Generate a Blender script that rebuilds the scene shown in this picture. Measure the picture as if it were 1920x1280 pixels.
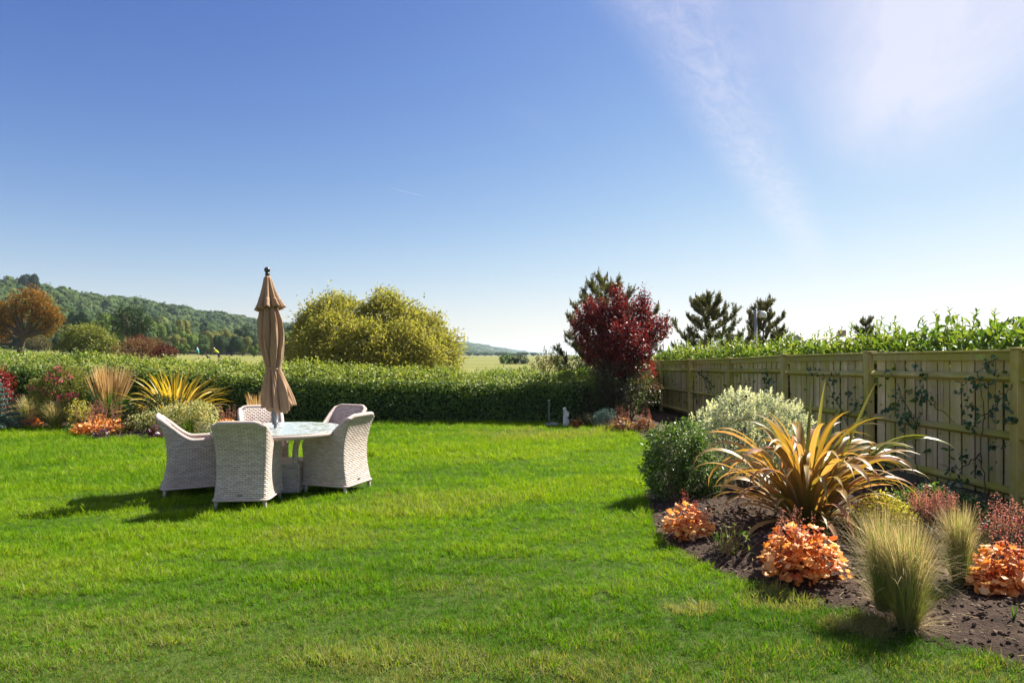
import bpy, bmesh, math, random
import numpy as np
from mathutils import Vector, Matrix, Quaternion

for o in list(bpy.data.objects):
    bpy.data.objects.remove(o, do_unlink=True)
S = bpy.context.scene
COL = S.collection
R = math.radians
random.seed(7)

# ------------------------------------------------------------------ camera
EYE = 1.64            # camera height above the lawn, metres
FPX = 1230.0          # focal length in pixels of a 1920 px wide frame
HOR = 665.0           # row of the horizon in that frame
cam = bpy.data.cameras.new('camera')
cam_o = bpy.data.objects.new('camera', cam)
COL.objects.link(cam_o)
cam_o.location = (0, 0, EYE)
cam_o.rotation_euler = (R(90), 0, 0)
cam.sensor_width = 36.0
cam.lens = 36.0 * FPX / 1920.0
cam.shift_y = 25.0 / 1920.0
cam.clip_start = 0.05
cam.clip_end = 30000
S.camera = cam_o

# ------------------------------------------------------------------ light
SUN_EL, SUN_AZ = R(47), R(55)        # azimuth from +Y towards +X
sun_dir = Vector((math.sin(SUN_AZ) * math.cos(SUN_EL), math.cos(SUN_AZ) * math.cos(SUN_EL), math.sin(SUN_EL)))
sun = bpy.data.lights.new('sun', 'SUN')
sun.energy = 5.0
sun.angle = R(0.53)
sun.color = (1.0, 0.93, 0.80)
sun_o = bpy.data.objects.new('sun', sun)
COL.objects.link(sun_o)
sun_o.rotation_euler = sun_dir.to_track_quat('Z', 'Y').to_euler()
sun_o.location = (20, 15, 30)

world = bpy.data.worlds.new('World')
S.world = world
world.use_nodes = True


class NT:
    """tiny helper for node trees"""
    def __init__(s, tree):
        s.t = tree
        s.n = tree.nodes
        s.l = tree.links

    def node(s, typ, **kw):
        n = s.n.new(typ)
        for k, v in kw.items():
            setattr(n, k, v)
        return n

    def link(s, a, b):
        s.l.new(a, b)

    def put(s, sock, v):
        if hasattr(v, 'is_output') or isinstance(v, bpy.types.NodeSocket):
            s.l.new(v, sock)
        else:
            sock.default_value = v

    def math(s, op, a, b=None, c=None, clamp=False):
        n = s.n.new('ShaderNodeMath')
        n.operation = op
        n.use_clamp = clamp
        s.put(n.inputs[0], a)
        if b is not None:
            s.put(n.inputs[1], b)
        if c is not None:
            s.put(n.inputs[2], c)
        return n.outputs[0]

    def ramp(s, fac, stops, interp='LINEAR'):
        n = s.n.new('ShaderNodeValToRGB')
        n.color_ramp.interpolation = interp
        el = n.color_ramp.elements
        while len(el) < len(stops):
            el.new(0.5)
        for e, (p, c) in zip(el, stops):
            e.position = p
            e.color = (c[0], c[1], c[2], 1) if len(c) == 3 else c
        s.put(n.inputs[0], fac)
        return n.outputs[0]

    def mix(s, fac, a, b, mode='MIX'):
        n = s.n.new('ShaderNodeMix')
        n.data_type = 'RGBA'
        n.blend_type = mode
        s.put(n.inputs[0], fac)
        s.put(n.inputs[6], a if not isinstance(a, tuple) else (*a[:3], 1))
        s.put(n.inputs[7], b if not isinstance(b, tuple) else (*b[:3], 1))
        return n.outputs[2]

    def noise(s, vec, scale, detail=3, rough=0.55, dist=0.0):
        n = s.n.new('ShaderNodeTexNoise')
        n.inputs['Scale'].default_value = scale
        n.inputs['Detail'].default_value = detail
        n.inputs['Roughness'].default_value = rough
        n.inputs['Distortion'].default_value = dist
        if vec is not None:
            s.l.new(vec, n.inputs['Vector'])
        return n.outputs[0]

    def smooth(s, v, a, b):
        n = s.n.new('ShaderNodeMapRange')
        n.interpolation_type = 'SMOOTHSTEP'
        s.put(n.inputs[0], v)
        n.inputs[1].default_value = a
        n.inputs[2].default_value = b
        return n.outputs[0]


SKY_CURVE = ((2.70, 1.85, 3.95), (2.25, 1.80, 3.9), (2.92, 1.42, 3.95))


def world_sky():
    w = NT(world.node_tree)
    w.n.clear()
    out = w.node('ShaderNodeOutputWorld')
    bg = w.node('ShaderNodeBackground')
    sky = w.node('ShaderNodeTexSky')
    sky.sky_type = 'NISHITA'
    sky.sun_disc = False
    sky.sun_elevation = SUN_EL
    sky.sun_rotation = SUN_AZ
    sky.altitude = 0
    sky.air_density = 1.0
    sky.dust_density = 0.35
    sky.ozone_density = 1.6
    # clear sea air: a steeper fall from pale horizon to deep blue, the same all round the sky
    sp_ = w.node('ShaderNodeSeparateColor')
    w.link(sky.outputs[0], sp_.inputs[0])
    cc_ = w.node('ShaderNodeCombineColor')
    for i_, (k_, e_, cap_) in enumerate(SKY_CURVE):
        v_ = w.math('MULTIPLY', w.math('POWER', w.math('DIVIDE', sp_.outputs[i_], 4.0), e_), k_)
        v_ = w.math('MULTIPLY', cap_, w.math('SUBTRACT', 1.0, w.math('EXPONENT', w.math('DIVIDE', w.math('MULTIPLY', v_, -1.0), cap_))))
        w.link(v_, cc_.inputs[i_])
    # thin cirrus on a flat layer high above the place: p = direction.xy / direction.z
    tc = w.node('ShaderNodeTexCoord')
    sep = w.node('ShaderNodeSeparateXYZ')
    w.link(tc.outputs['Generated'], sep.inputs[0])
    zz = w.math('MAXIMUM', sep.outputs[2], 0.02)
    px = w.math('DIVIDE', sep.outputs[0], zz)
    py = w.math('DIVIDE', sep.outputs[1], zz)
    comb = w.node('ShaderNodeCombineXYZ')
    w.link(px, comb.inputs[0]); w.link(py, comb.inputs[1])
    # axes along / across the streaks
    ang = R(62.1)
    ca, sa = math.cos(ang), math.sin(ang)
    al = w.math('ADD', w.math('MULTIPLY', px, ca), w.math('MULTIPLY', py, sa))
    ac = w.math('SUBTRACT', w.math('MULTIPLY', py, ca), w.math('MULTIPLY', px, sa))
    cv = w.node('ShaderNodeCombineXYZ')
    w.link(w.math('MULTIPLY', al, 0.30), cv.inputs[0])
    w.link(w.math('MULTIPLY', ac, 1.6), cv.inputs[1])
    n1 = w.noise(cv.outputs[0], 1.7, 7, 0.62, 0.5)
    n2 = w.noise(comb.outputs[0], 0.55, 4, 0.55, 0.3)
    cv3 = w.node('ShaderNodeCombineXYZ')
    w.link(w.math('MULTIPLY', al, 2.5), cv3.inputs[0])
    w.link(w.math('MULTIPLY', ac, 7.0), cv3.inputs[1])
    n3 = w.noise(cv3.outputs[0], 2.0, 5, 0.7, 1.0)
    # main streak: band around ac = 0.53
    wob = w.math('MULTIPLY', w.math('SUBTRACT', n2, 0.5), 0.22)
    d1 = w.math('ABSOLUTE', w.math('SUBTRACT', w.math('ADD', ac, wob), 0.46))
    b1 = w.smooth(d1, 0.26, 0.0)
    b1 = w.math('MULTIPLY', b1, w.math('ADD', -0.05, w.math('MULTIPLY', n3, 0.95)))
    b1 = w.math('MULTIPLY', b1, w.smooth(al, 12.0, 4.5))
    # broad veil further over, strengthened to paint the glow at upper right
    d2 = w.math('ABSOLUTE', w.math('SUBTRACT', w.math('ADD', ac, wob), -0.22))
    b2 = w.math('MULTIPLY', w.smooth(d2, 0.66, 0.0), w.math('ADD', 0.60, w.math('MULTIPLY', w.smooth(n1, 0.25, 0.75), 0.65)))
    b2 = w.math('MULTIPLY', b2, w.math('MULTIPLY', w.smooth(al, 5.0, 1.6), 1.35))
    # a loose field of wisps everywhere
    b3 = w.math('MULTIPLY', w.smooth(n1, 0.56, 0.82), w.smooth(n2, 0.50, 0.75))
    b3 = w.math('MULTIPLY', b3, 0.35)
    # short contrail
    cx = w.math('ADD', px, 0.635)
    cy = w.math('SUBTRACT', py, 4.05)
    t1 = w.math('ADD', w.math('MULTIPLY', cx, 0.64), w.math('MULTIPLY', cy, 0.77))
    t2 = w.math('SUBTRACT', w.math('MULTIPLY', cy, 0.64), w.math('MULTIPLY', cx, 0.77))
    b4 = w.math('MULTIPLY', w.smooth(w.math('ABSOLUTE', t2), 0.012, 0.0), w.smooth(w.math('ABSOLUTE', t1), 0.2, 0.05))
    b4 = w.math('MULTIPLY', b4, 0.4)
    f = w.math('ADD', w.math('ADD', b1, b2), w.math('ADD', b3, b4), clamp=True)
    f = w.math('MULTIPLY', f, w.smooth(sep.outputs[2], 0.03, 0.2))
    f = w.math('MULTIPLY', f, 0.62)
    col = w.mix(f, cc_.outputs[0], (3.85, 3.65, 3.9))
    w.link(col, bg.inputs[0])
    bg.inputs[1].default_value = 0.092
    w.link(bg.outputs[0], out.inputs[0])


world_sky()
S.view_settings.view_transform = 'Standard'
S.view_settings.look = 'None'
S.view_settings.exposure = 1.55
S.view_settings.gamma = 1.0
S.view_settings.use_curve_mapping = False
S.render.resolution_x = 1024
S.render.resolution_y = 682
S.render.engine = 'CYCLES'
S.cycles.transparent_max_bounces = 16
S.cycles.max_bounces = 8
S.cycles.volume_bounces = 1


# ------------------------------------------------------------------ places
def at(x, y, Y):
    """point at depth Y metres seen in column x, row y of the 1920 x 1280 frame"""
    return Vector(((x - 960.0) / FPX * Y, Y, EYE + (HOR - y) / FPX * Y))


def gr(x, y, h=0.0):
    """point at height h above the lawn seen at column x, row y"""
    Y = (EYE - h) * FPX / (y - HOR)
    return Vector(((x - 960.0) / FPX * Y, Y, h))


RY = [0, 200, 450, 900, 2500, 4000, 5000, 9000]
RX = [-420, -390, -351, -300, -183, -50, 160, 900]
RH = [37, 37, 35, 27, 36, 22, 1, 0]
FX = [-160, -150, -142, -130, -20, 150, 330, 1400]


def sm(a):
    a = np.clip(a, 0, 1)
    return a * a * (3 - 2 * a)


def terrain(X, Y):
    X = np.asarray(X, float); Y = np.asarray(Y, float)
    xr = np.interp(Y, RY, RX); xf = np.interp(Y, RY, FX); H = np.interp(Y, RY, RH)
    t = sm((xf - X) / (xf - xr))
    a = np.clip(-X / np.maximum(Y, 1) / 0.75, 0, 1) ** 1.5
    far = np.clip(Y, 0, 220)
    f = a * (0.012 * np.maximum(far - 18, 0) + 1.1 * sm((far - 18) / 32))
    return H * t + f


def th(p):
    return float(terrain(p[0], p[1]))


# ------------------------------------------------------------------ mesh builder
class MB:
    def __init__(s):
        s.v = []; s.a = []; s.uv = []; s.lo = []; s.lt = []; s.n = 0

    def add(s, V, F, a=0.5, uv=None):
        V = np.asarray(V, float).reshape(-1, 3)
        n = len(V)
        s.v.append(V)
        s.a.append(np.broadcast_to(np.asarray(a, float), (n,)))
        s.uv.append(np.zeros((n, 2)) if uv is None else np.asarray(uv, float).reshape(-1, 2))
        if isinstance(F, np.ndarray):
            s.lo.append((F + s.n).ravel()); s.lt.append(np.full(len(F), F.shape[1]))
        else:
            for f in F:
                s.lo.append(np.asarray(f) + s.n); s.lt.append(np.array([len(f)]))
        s.n += n
        return s

    def mesh(s, name, mat, smooth=True):
        me = bpy.data.meshes.new(name)
        V = np.concatenate(s.v); lo = np.concatenate(s.lo).astype(np.int32); lt = np.concatenate(s.lt).astype(np.int32)
        me.vertices.add(len(V)); me.vertices.foreach_set('co', V.ravel())
        me.loops.add(len(lo)); me.loops.foreach_set('vertex_index', lo)
        me.polygons.add(len(lt))
        ls = np.zeros(len(lt), np.int32); ls[1:] = np.cumsum(lt)[:-1]
        me.polygons.foreach_set('loop_start', ls)
        me.polygons.foreach_set('loop_total', lt)
        me.update(calc_edges=True)
        at_ = me.attributes.new('rnd', 'FLOAT', 'POINT')
        at_.data.foreach_set('value', np.concatenate(s.a).astype(np.float32))
        uv = me.uv_layers.new(name='UVMap')
        U = np.concatenate(s.uv)[lo]
        uv.data.foreach_set('uv', U.astype(np.float32).ravel())
        me.polygons.foreach_set('use_smooth', np.full(len(lt), bool(smooth)))
        me.materials.append(mat)
        me.update()
        return me

    def build(s, name, mat, parent=None, smooth=True, kind=None):
        return obj(name, s.mesh(name, mat, smooth), parent, kind)


def obj(name, me, parent=None, kind=None):
    o = bpy.data.objects.new(name, me)
    COL.objects.link(o)
    if parent is not None:
        o.parent = parent
    if kind:
        o['kind'] = kind
    return o


def tag(o, label, cat, group=None):
    o['label'] = label; o['category'] = cat
    if group:
        o['group'] = group
    return o


def thing(name, label, cat, loc=(0, 0, 0), rz=0.0, group=None):
    o = bpy.data.objects.new(name, None)
    COL.objects.link(o)
    o.empty_display_size = 0.2
    o.location = loc; o.rotation_euler = (0, 0, rz)
    return tag(o, label, cat, group)


def copy_tree(o, parent=None):
    c = o.copy(); COL.objects.link(c)
    if parent is not None:
        c.parent = parent
    for ch in [k for k in bpy.data.objects if k.parent is o]:
        copy_tree(ch, c)
    return c


def unit(v):
    return v / np.maximum(np.linalg.norm(v, axis=-1, keepdims=True), 1e-9)


BOXF = np.array([[0, 1, 3, 2], [4, 6, 7, 5], [0, 4, 5, 1], [2, 3, 7, 6], [0, 2, 6, 4], [1, 5, 7, 3]])


def box(mb, c, s, M=None, a=0.5):
    V = np.array([[i, j, k] for i in (-.5, .5) for j in (-.5, .5) for k in (-.5, .5)]) * np.array(s)
    if M is not None:
        V = V @ np.array(M).T
    mb.add(V + np.array(c), BOXF, a)


def bev_box(mb, c, s, b=0.01, a=0.5, M=None):
    """box with chamfered long edges (bevelled all round)"""
    sx, sy, sz = [q / 2 for q in s]
    V = []
    for z, k in ((-sz, 1), (-sz + b, 0), (sz - b, 0), (sz, 1)):
        x, y = sx - k * b, sy - k * b
        cc = b * 0.7
        V += [(-x, -y + cc, z), (-x + cc, -y, z), (x - cc, -y, z), (x, -y + cc, z), (x, y - cc, z), (x - cc, y, z), (-x + cc, y, z), (-x, y - cc, z)]
    V = np.array(V)
    F = [list(range(7, -1, -1)), list(range(24, 32))]
    for r in range(3):
        for i in range(8):
            F.append([r * 8 + i, r * 8 + (i + 1) % 8, r * 8 + 8 + (i + 1) % 8, r * 8 + 8 + i])
    if M is not None:
        V = V @ np.array(M).T
    mb.add(V + np.array(c), F, a)


def tube(mb, pts, rad, sides=6, a=0.5, caps=True):
    P = np.asarray([tuple(p) for p in pts], float); n = len(P)
    rad = np.broadcast_to(np.asarray(rad, float), (n,))
    T = unit(np.gradient(P, axis=0))
    ref = np.array([0, 0, 1.0]) if abs(T[:, 2]).mean() < 0.8 else np.array([1.0, 0, 0])
    A = unit(np.cross(T, ref)); B = np.cross(T, A)
    th_ = np.arange(sides) * 2 * np.pi / sides
    V = P[:, None] + rad[:, None, None] * (np.cos(th_)[None, :, None] * A[:, None] + np.sin(th_)[None, :, None] * B[:, None])
    i = np.arange(n - 1)[:, None] * sides; j = np.arange(sides)[None]; j2 = (j + 1) % sides
    F = np.stack([i + j, i + j2, i + sides + j2, i + sides + j], -1).reshape(-1, 4)
    L = np.concatenate([[0], np.cumsum(np.linalg.norm(np.diff(P, axis=0), axis=1))])
    uv = np.stack([np.broadcast_to(th_[None] * rad.mean(), (n, sides)), np.broadcast_to(L[:, None], (n, sides))], -1)
    FF = list(F)
    if caps:
        FF += [list(range(sides)), list(range((n - 1) * sides + sides - 1, (n - 1) * sides - 1, -1))]
    mb.add(V.reshape(-1, 3), FF if caps else F, a, uv)


def lathe(mb, prof, sides=24, a=0.5, c=(0, 0, 0)):
    P = np.array(prof, float); n = len(P)
    th_ = np.arange(sides) * 2 * np.pi / sides
    V = np.stack([P[:, None, 0] * np.cos(th_), P[:, None, 0] * np.sin(th_), np.broadcast_to(P[:, None, 1], (n, sides))], -1) + np.array(c)
    i = np.arange(n - 1)[:, None] * sides; j = np.arange(sides)[None]; j2 = (j + 1) % sides
    F = np.stack([i + j, i + j2, i + sides + j2, i + sides + j], -1).reshape(-1, 4)
    mb.add(V.reshape(-1, 3), F, a)


def bezier(p0, p1, p2, n=8):
    t = np.linspace(0, 1, n)[:, None]
    p0, p1, p2 = [np.array(tuple(q), float) for q in (p0, p1, p2)]
    return (1 - t) ** 2 * p0 + 2 * t * (1 - t) * p1 + t * t * p2


# ---- leaves
def tmpl(v, f):
    return np.array(v, float), f


LEAF4 = tmpl([(0, 0, 0), (-.5, .45, .12), (0, 1, -.08), (.5, .45, .12)], np.array([[0, 2, 1], [0, 3, 2]]))
LEAF6 = tmpl([(0, 0, 0), (-.42, .3, .10), (-.36, .68, .06), (0, 1, -.14), (.36, .68, .06), (.42, .3, .10), (0, .5, 0)],
             np.array([[0, 6, 1], [1, 6, 2], [2, 6, 3], [3, 6, 4], [4, 6, 5], [5, 6, 0]]))
CLUMP = tmpl([(-.5, 0, 0), (.5, .1, .1), (.45, .9, 0), (-.4, 1, .12), (0, .5, .22)],
             np.array([[0, 1, 4], [1, 2, 4], [2, 3, 4], [3, 0, 4]]))


def lobed(n=7, depth=.22, seed=0, cup=.12):
    rg = np.random.default_rng(seed)
    V = [(0, .42, 0)]
    k = n * 2
    for i in range(k):
        t = -np.pi / 2 + 2 * np.pi * (i + .5) / k
        r = .5 * (1 if i % 2 else 1 - depth) * rg.uniform(.9, 1.08)
        V.append((r * np.cos(t) * 1.05, .45 + r * np.sin(t), cup * (1 if i % 2 else .4) * rg.uniform(.4, 1.3)))
    F = [[0, 1 + i, 1 + (i + 1) % k] for i in range(k)]
    return tmpl(V, np.array(F))


def leafset(mb, P, D, N, L, W, T=LEAF4, a=0.5):
    P = np.asarray(P, float); n = len(P)
    if n == 0:
        return
    D = unit(np.asarray(D, float)); N = np.asarray(N, float)
    Sd = unit(np.cross(D, N)); N = np.cross(Sd, D)
    L = np.broadcast_to(np.asarray(L, float), (n,)); W = np.broadcast_to(np.asarray(W, float), (n,))
    tv, tf = T; m = len(tv)
    V = P[:, None] + (tv[None, :, 0] * W[:, None])[..., None] * Sd[:, None] + (tv[None, :, 1] * L[:, None])[..., None] * D[:, None] \
        + (tv[None, :, 2] * L[:, None])[..., None] * N[:, None]
    F = (tf[None] + (np.arange(n) * m)[:, None, None]).reshape(-1, tf.shape[1])
    a = np.repeat(np.broadcast_to(np.asarray(a, float), (n,)), m)
    uv = np.tile(tv[:, :2], (n, 1))
    mb.add(V.reshape(-1, 3), F, a, uv)


def rsph(rg, n):
    return unit(rg.normal(size=(n, 3)))


def crown_pts(rg, blobs, nclump, per, spread, rmin=.62, cull=.72, zmin=None):
    """leaf positions in clumps over a set of ellipsoid blobs: returns points, outward normals, clump id value"""
    C = np.array([tuple(b[0]) for b in blobs], float)
    Rr = np.array([b[1] if np.ndim(b[1]) else (b[1],) * 3 for b in blobs], float)
    w = (Rr.prod(1)) ** (2 / 3); w /= w.sum()
    k = rg.choice(len(blobs), size=int(nclump * 1.6), p=w)
    d = rsph(rg, len(k))
    c = C[k] + d * Rr[k] * rg.uniform(rmin, 1.0, (len(k), 1)) ** .6
    q = (((c[:, None] - C[None]) / Rr[None]) ** 2).sum(-1)
    q[np.arange(len(k)), k] = 9
    keep = q.min(1) > cull ** 2
    if zmin is not None:
        keep &= c[:, 2] > zmin
    c = c[keep][:nclump]; d = d[keep][:nclump]; kk = k[keep][:nclump]
    n = len(c)
    P = np.repeat(c, per, 0) + rg.normal(size=(n * per, 3)) * spread
    Nn = np.repeat(d, per, 0)
    ca = np.repeat(rg.uniform(0, 1, n), per)
    return P, Nn, ca


def foliage(mb, rg, blobs, nclump, per, spread, L, W, T=LEAF4, up=.4, jit=.8, droop=0.0, rmin=.62, cull=.72, zmin=None, tone=(.35, .65)):
    P, Nn, ca = crown_pts(rg, blobs, nclump, per, spread, rmin, cull, zmin)
    n = len(P)
    N = unit(Nn * .7 + np.array([0, 0, up]) + rg.normal(size=(n, 3)) * jit)
    D = unit(Nn + rg.normal(size=(n, 3)) * .8 + np.array([0, 0, -droop]))
    Ls = L * rg.uniform(.65, 1.25, n)
    a = np.clip(tone[0] * ca + tone[1] * rg.uniform(0, 1, n), 0, 1)
    leafset(mb, P, D, N, Ls, Ls * W / L, T, a)


def blades(mb, rg, base, az, th0, bend, length, width, segs=5, p=1.6, a=0.5, wprof=None, fold=0.0, twist=0.0):
    """curved strap leaves; all arguments arrays of length n"""
    n = len(az)
    base = np.broadcast_to(np.asarray(base, float), (n, 3))
    th0, bend, length, width, p, a = [np.broadcast_to(np.asarray(q, float), (n,)) for q in (th0, bend, length, width, p, a)]
    t = np.linspace(0, 1, segs + 1)
    ang = th0[:, None] + bend[:, None] * t[None] ** p[:, None]
    am = (ang[:, 1:] + ang[:, :-1]) / 2
    ds = length[:, None] / segs
    h = np.concatenate([np.zeros((n, 1)), np.cumsum(np.sin(am) * ds, 1)], 1)
    z = np.concatenate([np.zeros((n, 1)), np.cumsum(np.cos(am) * ds, 1)], 1)
    ax = np.stack([np.cos(az), np.sin(az), np.zeros(n)], -1)
    sd = np.stack([-np.sin(az), np.cos(az), np.zeros(n)], -1)
    Cc = base[:, None] + h[..., None] * ax[:, None] + z[..., None] * np.array([0, 0, 1.0])
    nr = -np.cos(ang)[..., None] * ax[:, None] + np.sin(ang)[..., None] * np.array([0, 0, 1.0])
    tw = np.broadcast_to(np.asarray(twist, float), (n,))[:, None] * t[None]
    side = np.cos(tw)[..., None] * sd[:, None] + np.sin(tw)[..., None] * nr
    if wprof is None:
        wp = np.interp(t, [0, .3, .7, 1], [.6, 1, .75, .04])
    else:
        wp = np.interp(t, *wprof)
    hw = .5 * width[:, None] * wp[None]
    A = np.repeat(a, (segs + 1) * (3 if fold else 2))
    if fold:
        V = np.stack([Cc - hw[..., None] * side + fold * hw[..., None] * nr, Cc, Cc + hw[..., None] * side + fold * hw[..., None] * nr], 2)
        k = 3
        i = np.arange(segs)[:, None] * 3
        f = np.concatenate([np.stack([i + c, i + c + 1, i + c + 4, i + c + 3], -1).reshape(-1, 4) for c in (0, 1)])
        uvx = [0, .5, 1]
    else:
        V = np.stack([Cc - hw[..., None] * side, Cc + hw[..., None] * side], 2)
        k = 2
        i = np.arange(segs) * 2
        f = np.stack([i, i + 1, i + 3, i + 2], -1)
        uvx = [0, 1]
    m = (segs + 1) * k
    F = (f[None] + (np.arange(n) * m)[:, None, None]).reshape(-1, 4)
    uv = np.tile(np.stack([np.tile(uvx, segs + 1), np.repeat(t, k)], -1), (n, 1))
    mb.add(V.reshape(-1, 3), F, A, uv)


def inpoly(P, poly):
    x, y = P[..., 0], P[..., 1]
    c = np.zeros(x.shape, bool)
    n = len(poly)
    for i in range(n):
        x1, y1 = poly[i][:2]; x2, y2 = poly[(i + 1) % n][:2]
        m = ((y1 > y) != (y2 > y))
        xi = (x2 - x1) * (y - y1) / (y2 - y1 + 1e-12) + x1
        c ^= m & (x < xi)
    return c


def polydist(P, poly):
    P2 = P[..., :2]
    best = np.full(P2.shape[:-1], 1e9)
    n = len(poly)
    for i in range(n):
        a = np.array(poly[i][:2], float); b = np.array(poly[(i + 1) % n][:2], float)
        ab = b - a
        t = np.clip(((P2 - a) @ ab) / (ab @ ab), 0, 1)
        best = np.minimum(best, np.linalg.norm(P2 - (a + t[..., None] * ab), axis=-1))
    return best


def smoothpoly(pts, it=2):
    P = [np.array(p[:2], float) for p in pts]
    for _ in range(it):
        Q = []
        for i in range(len(P)):
            a, b = P[i], P[(i + 1) % len(P)]
            Q += [a * .75 + b * .25, a * .25 + b * .75]
        P = Q
    return P


_perm = np.random.default_rng(3).normal(size=(64, 5))


def wnoise(X, Y, scale=1.0, oct=4):
    """cheap smooth noise, about -1..1"""
    s = np.zeros(np.broadcast(X, Y).shape); amp = 1.0; tot = 0
    for o in range(oct):
        for k in range(4):
            q = _perm[(o * 4 + k) % 64]
            s = s + amp * np.sin((q[0] * X + q[1] * Y) * scale * 2 ** o * 1.3 + q[2] * 7)
        tot += amp * 2.0; amp *= .55
    return s / tot


# ------------------------------------------------------------------ materials
def new_mat(name):
    m = bpy.data.materials.new(name)
    m.use_nodes = True
    t = NT(m.node_tree)
    t.n.clear()
    out = t.node('ShaderNodeOutputMaterial')
    return m, t, out


def principled(t, col, rough=.6, spec=.4, **kw):
    p = t.node('ShaderNodeBsdfPrincipled')
    t.put(p.inputs['Base Color'], (*col, 1) if isinstance(col, tuple) else col)
    t.put(p.inputs['Roughness'], rough)
    p.inputs['Specular IOR Level'].default_value = spec
    for k, v in kw.items():
        t.put(p.inputs[k], v)
    return p


def bump(t, h, strength=.4, dist=.01):
    b = t.node('ShaderNodeBump')
    b.inputs['Strength'].default_value = strength
    b.inputs['Distance'].default_value = dist
    t.link(h, b.inputs['Height'])
    return b.outputs[0]


def leaf_mat(name, stops, trans=.35, rough=.5, spec=.35, tint=None, objcol=False, tcol=(1.15, 1.2, .55)):
    """leaf colour picked per leaf from stops by the 'rnd' attribute; light passes through the blade"""
    m, t, out = new_mat(name)
    at_ = t.node('ShaderNodeAttribute', attribute_name='rnd')
    fac = at_.outputs['Fac']
    col = t.ramp(fac, [(i / max(1, len(stops) - 1), c) for i, c in enumerate(stops)])
    if objcol:
        oi = t.node('ShaderNodeObjectInfo')
        col = t.mix(1.0, col, oi.outputs['Color'], 'MULTIPLY')
    p = principled(t, col, rough, spec)
    tr = t.node('ShaderNodeBsdfTranslucent')
    tc = t.mix(1.0, col, tcol, 'MULTIPLY')
    t.link(tc, tr.inputs[0])
    mx = t.node('ShaderNodeMixShader')
    mx.inputs[0].default_value = trans
    t.link(p.outputs[0], mx.inputs[1]); t.link(tr.outputs[0], mx.inputs[2])
    t.link(mx.outputs[0], out.inputs[0])
    return m


def plain(name, col, rough=.6, spec=.4, noise=0, nscale=20, metal=0, bumps=0, bscale=60):
    m, t, out = new_mat(name)
    tc = t.node('ShaderNodeTexCoord')
    c = col
    if noise:
        n = t.noise(tc.outputs['Object'], nscale, 5)
        c = t.ramp(n, [(.25, tuple(q * (1 - noise) for q in col)), (.75, tuple(min(1, q * (1 + noise)) for q in col))])
    p = principled(t, c, rough, spec)
    p.inputs['Metallic'].default_value = metal
    if bumps:
        t.link(bump(t, t.noise(tc.outputs['Object'], bscale, 4), bumps, .01), p.inputs['Normal'])
    t.link(p.outputs[0], out.inputs[0])
    return m


M = {}
M['bark'] = plain('bark', (.075, .055, .04), .9, .2, .5, 12, bumps=.6, bscale=25)
M['bark_grey'] = plain('bark_grey', (.15, .12, .095), .9, .2, .4, 14, bumps=.5, bscale=25)
M['twig'] = plain('twig', (.10, .07, .045), .85, .2, .4, 30)
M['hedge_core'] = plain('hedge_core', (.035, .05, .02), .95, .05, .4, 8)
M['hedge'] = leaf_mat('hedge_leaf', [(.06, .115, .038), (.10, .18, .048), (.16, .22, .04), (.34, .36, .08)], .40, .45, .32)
M['laurel'] = leaf_mat('laurel_leaf', [(.04, .09, .016), (.09, .16, .022), (.15, .21, .03), (.26, .28, .05)], .45, .42, .3)
M['willow'] = leaf_mat('willow_leaf', [(.15, .175, .045), (.25, .245, .06), (.36, .325, .085), (.46, .39, .13)], .5, .6, .25)
M['red'] = leaf_mat('plum_leaf', [(.035, .011, .015), (.075, .018, .022), (.17, .028, .026), (.30, .06, .04)], .38, .4, .4, tcol=(1.5, .7, .6))
M['photinia'] = leaf_mat('photinia_leaf', [(.05, .045, .03), (.09, .065, .04), (.07, .085, .035), (.13, .10, .06)], .3, .4, .4)
M['redtip'] = leaf_mat('red_tip_leaf', [(.14, .015, .02), (.25, .03, .03), (.32, .06, .04)], .4, .4, .4, tcol=(1.4, .7, .6))
M['pine'] = leaf_mat('pine_needle', [(.05, .07, .022), (.10, .125, .035), (.18, .18, .06), (.25, .19, .09)], .5, .6, .25)
M['candle'] = leaf_mat('pine_candle', [(.20, .15, .10), (.28, .22, .14)], .1, .8, .2)
M['wood_far'] = leaf_mat('far_wood_leaf', [(.022, .04, .016), (.042, .07, .022), (.07, .105, .028), (.115, .14, .038)], .22, .8, .1)
M['tree_far'] = leaf_mat('far_tree_leaf', [(.55, .55, .55), (.85, .85, .85), (1, 1, 1), (1.0, 1.0, .9)], .28, .8, .1, objcol=True)
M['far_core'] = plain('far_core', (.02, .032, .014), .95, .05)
M['silver'] = leaf_mat('silver_leaf', [(.22, .27, .18), (.34, .38, .26), (.48, .51, .33), (.60, .60, .41)], .3, .55, .3, tcol=(1.05, 1.08, .8))
M['silver_tip'] = leaf_mat('silver_tip_leaf', [(.50, .53, .30), (.68, .68, .42), (.80, .77, .52)], .35, .55, .3, tcol=(1.05, 1.08, .8))
M['cream'] = leaf_mat('cream_leaf', [(.40, .40, .14), (.55, .52, .22), (.66, .60, .33)], .35, .55, .3, tcol=(1.05, 1.05, .7))
M['euony'] = leaf_mat('euonymus_leaf', [(.04, .09, .022), (.07, .14, .03), (.12, .19, .045), (.36, .38, .17)], .35, .4, .4)
M['goldleaf'] = leaf_mat('gold_leaf', [(.20, .20, .03), (.40, .34, .05), (.55, .48, .12), (.12, .18, .03)], .4, .45, .35)
M['green'] = leaf_mat('green_leaf', [(.03, .08, .018), (.05, .12, .022), (.09, .17, .03)], .4, .45, .35)
M['olive'] = leaf_mat('olive_leaf', [(.10, .13, .03), (.17, .19, .04), (.25, .23, .05)], .4, .5, .3)
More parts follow.
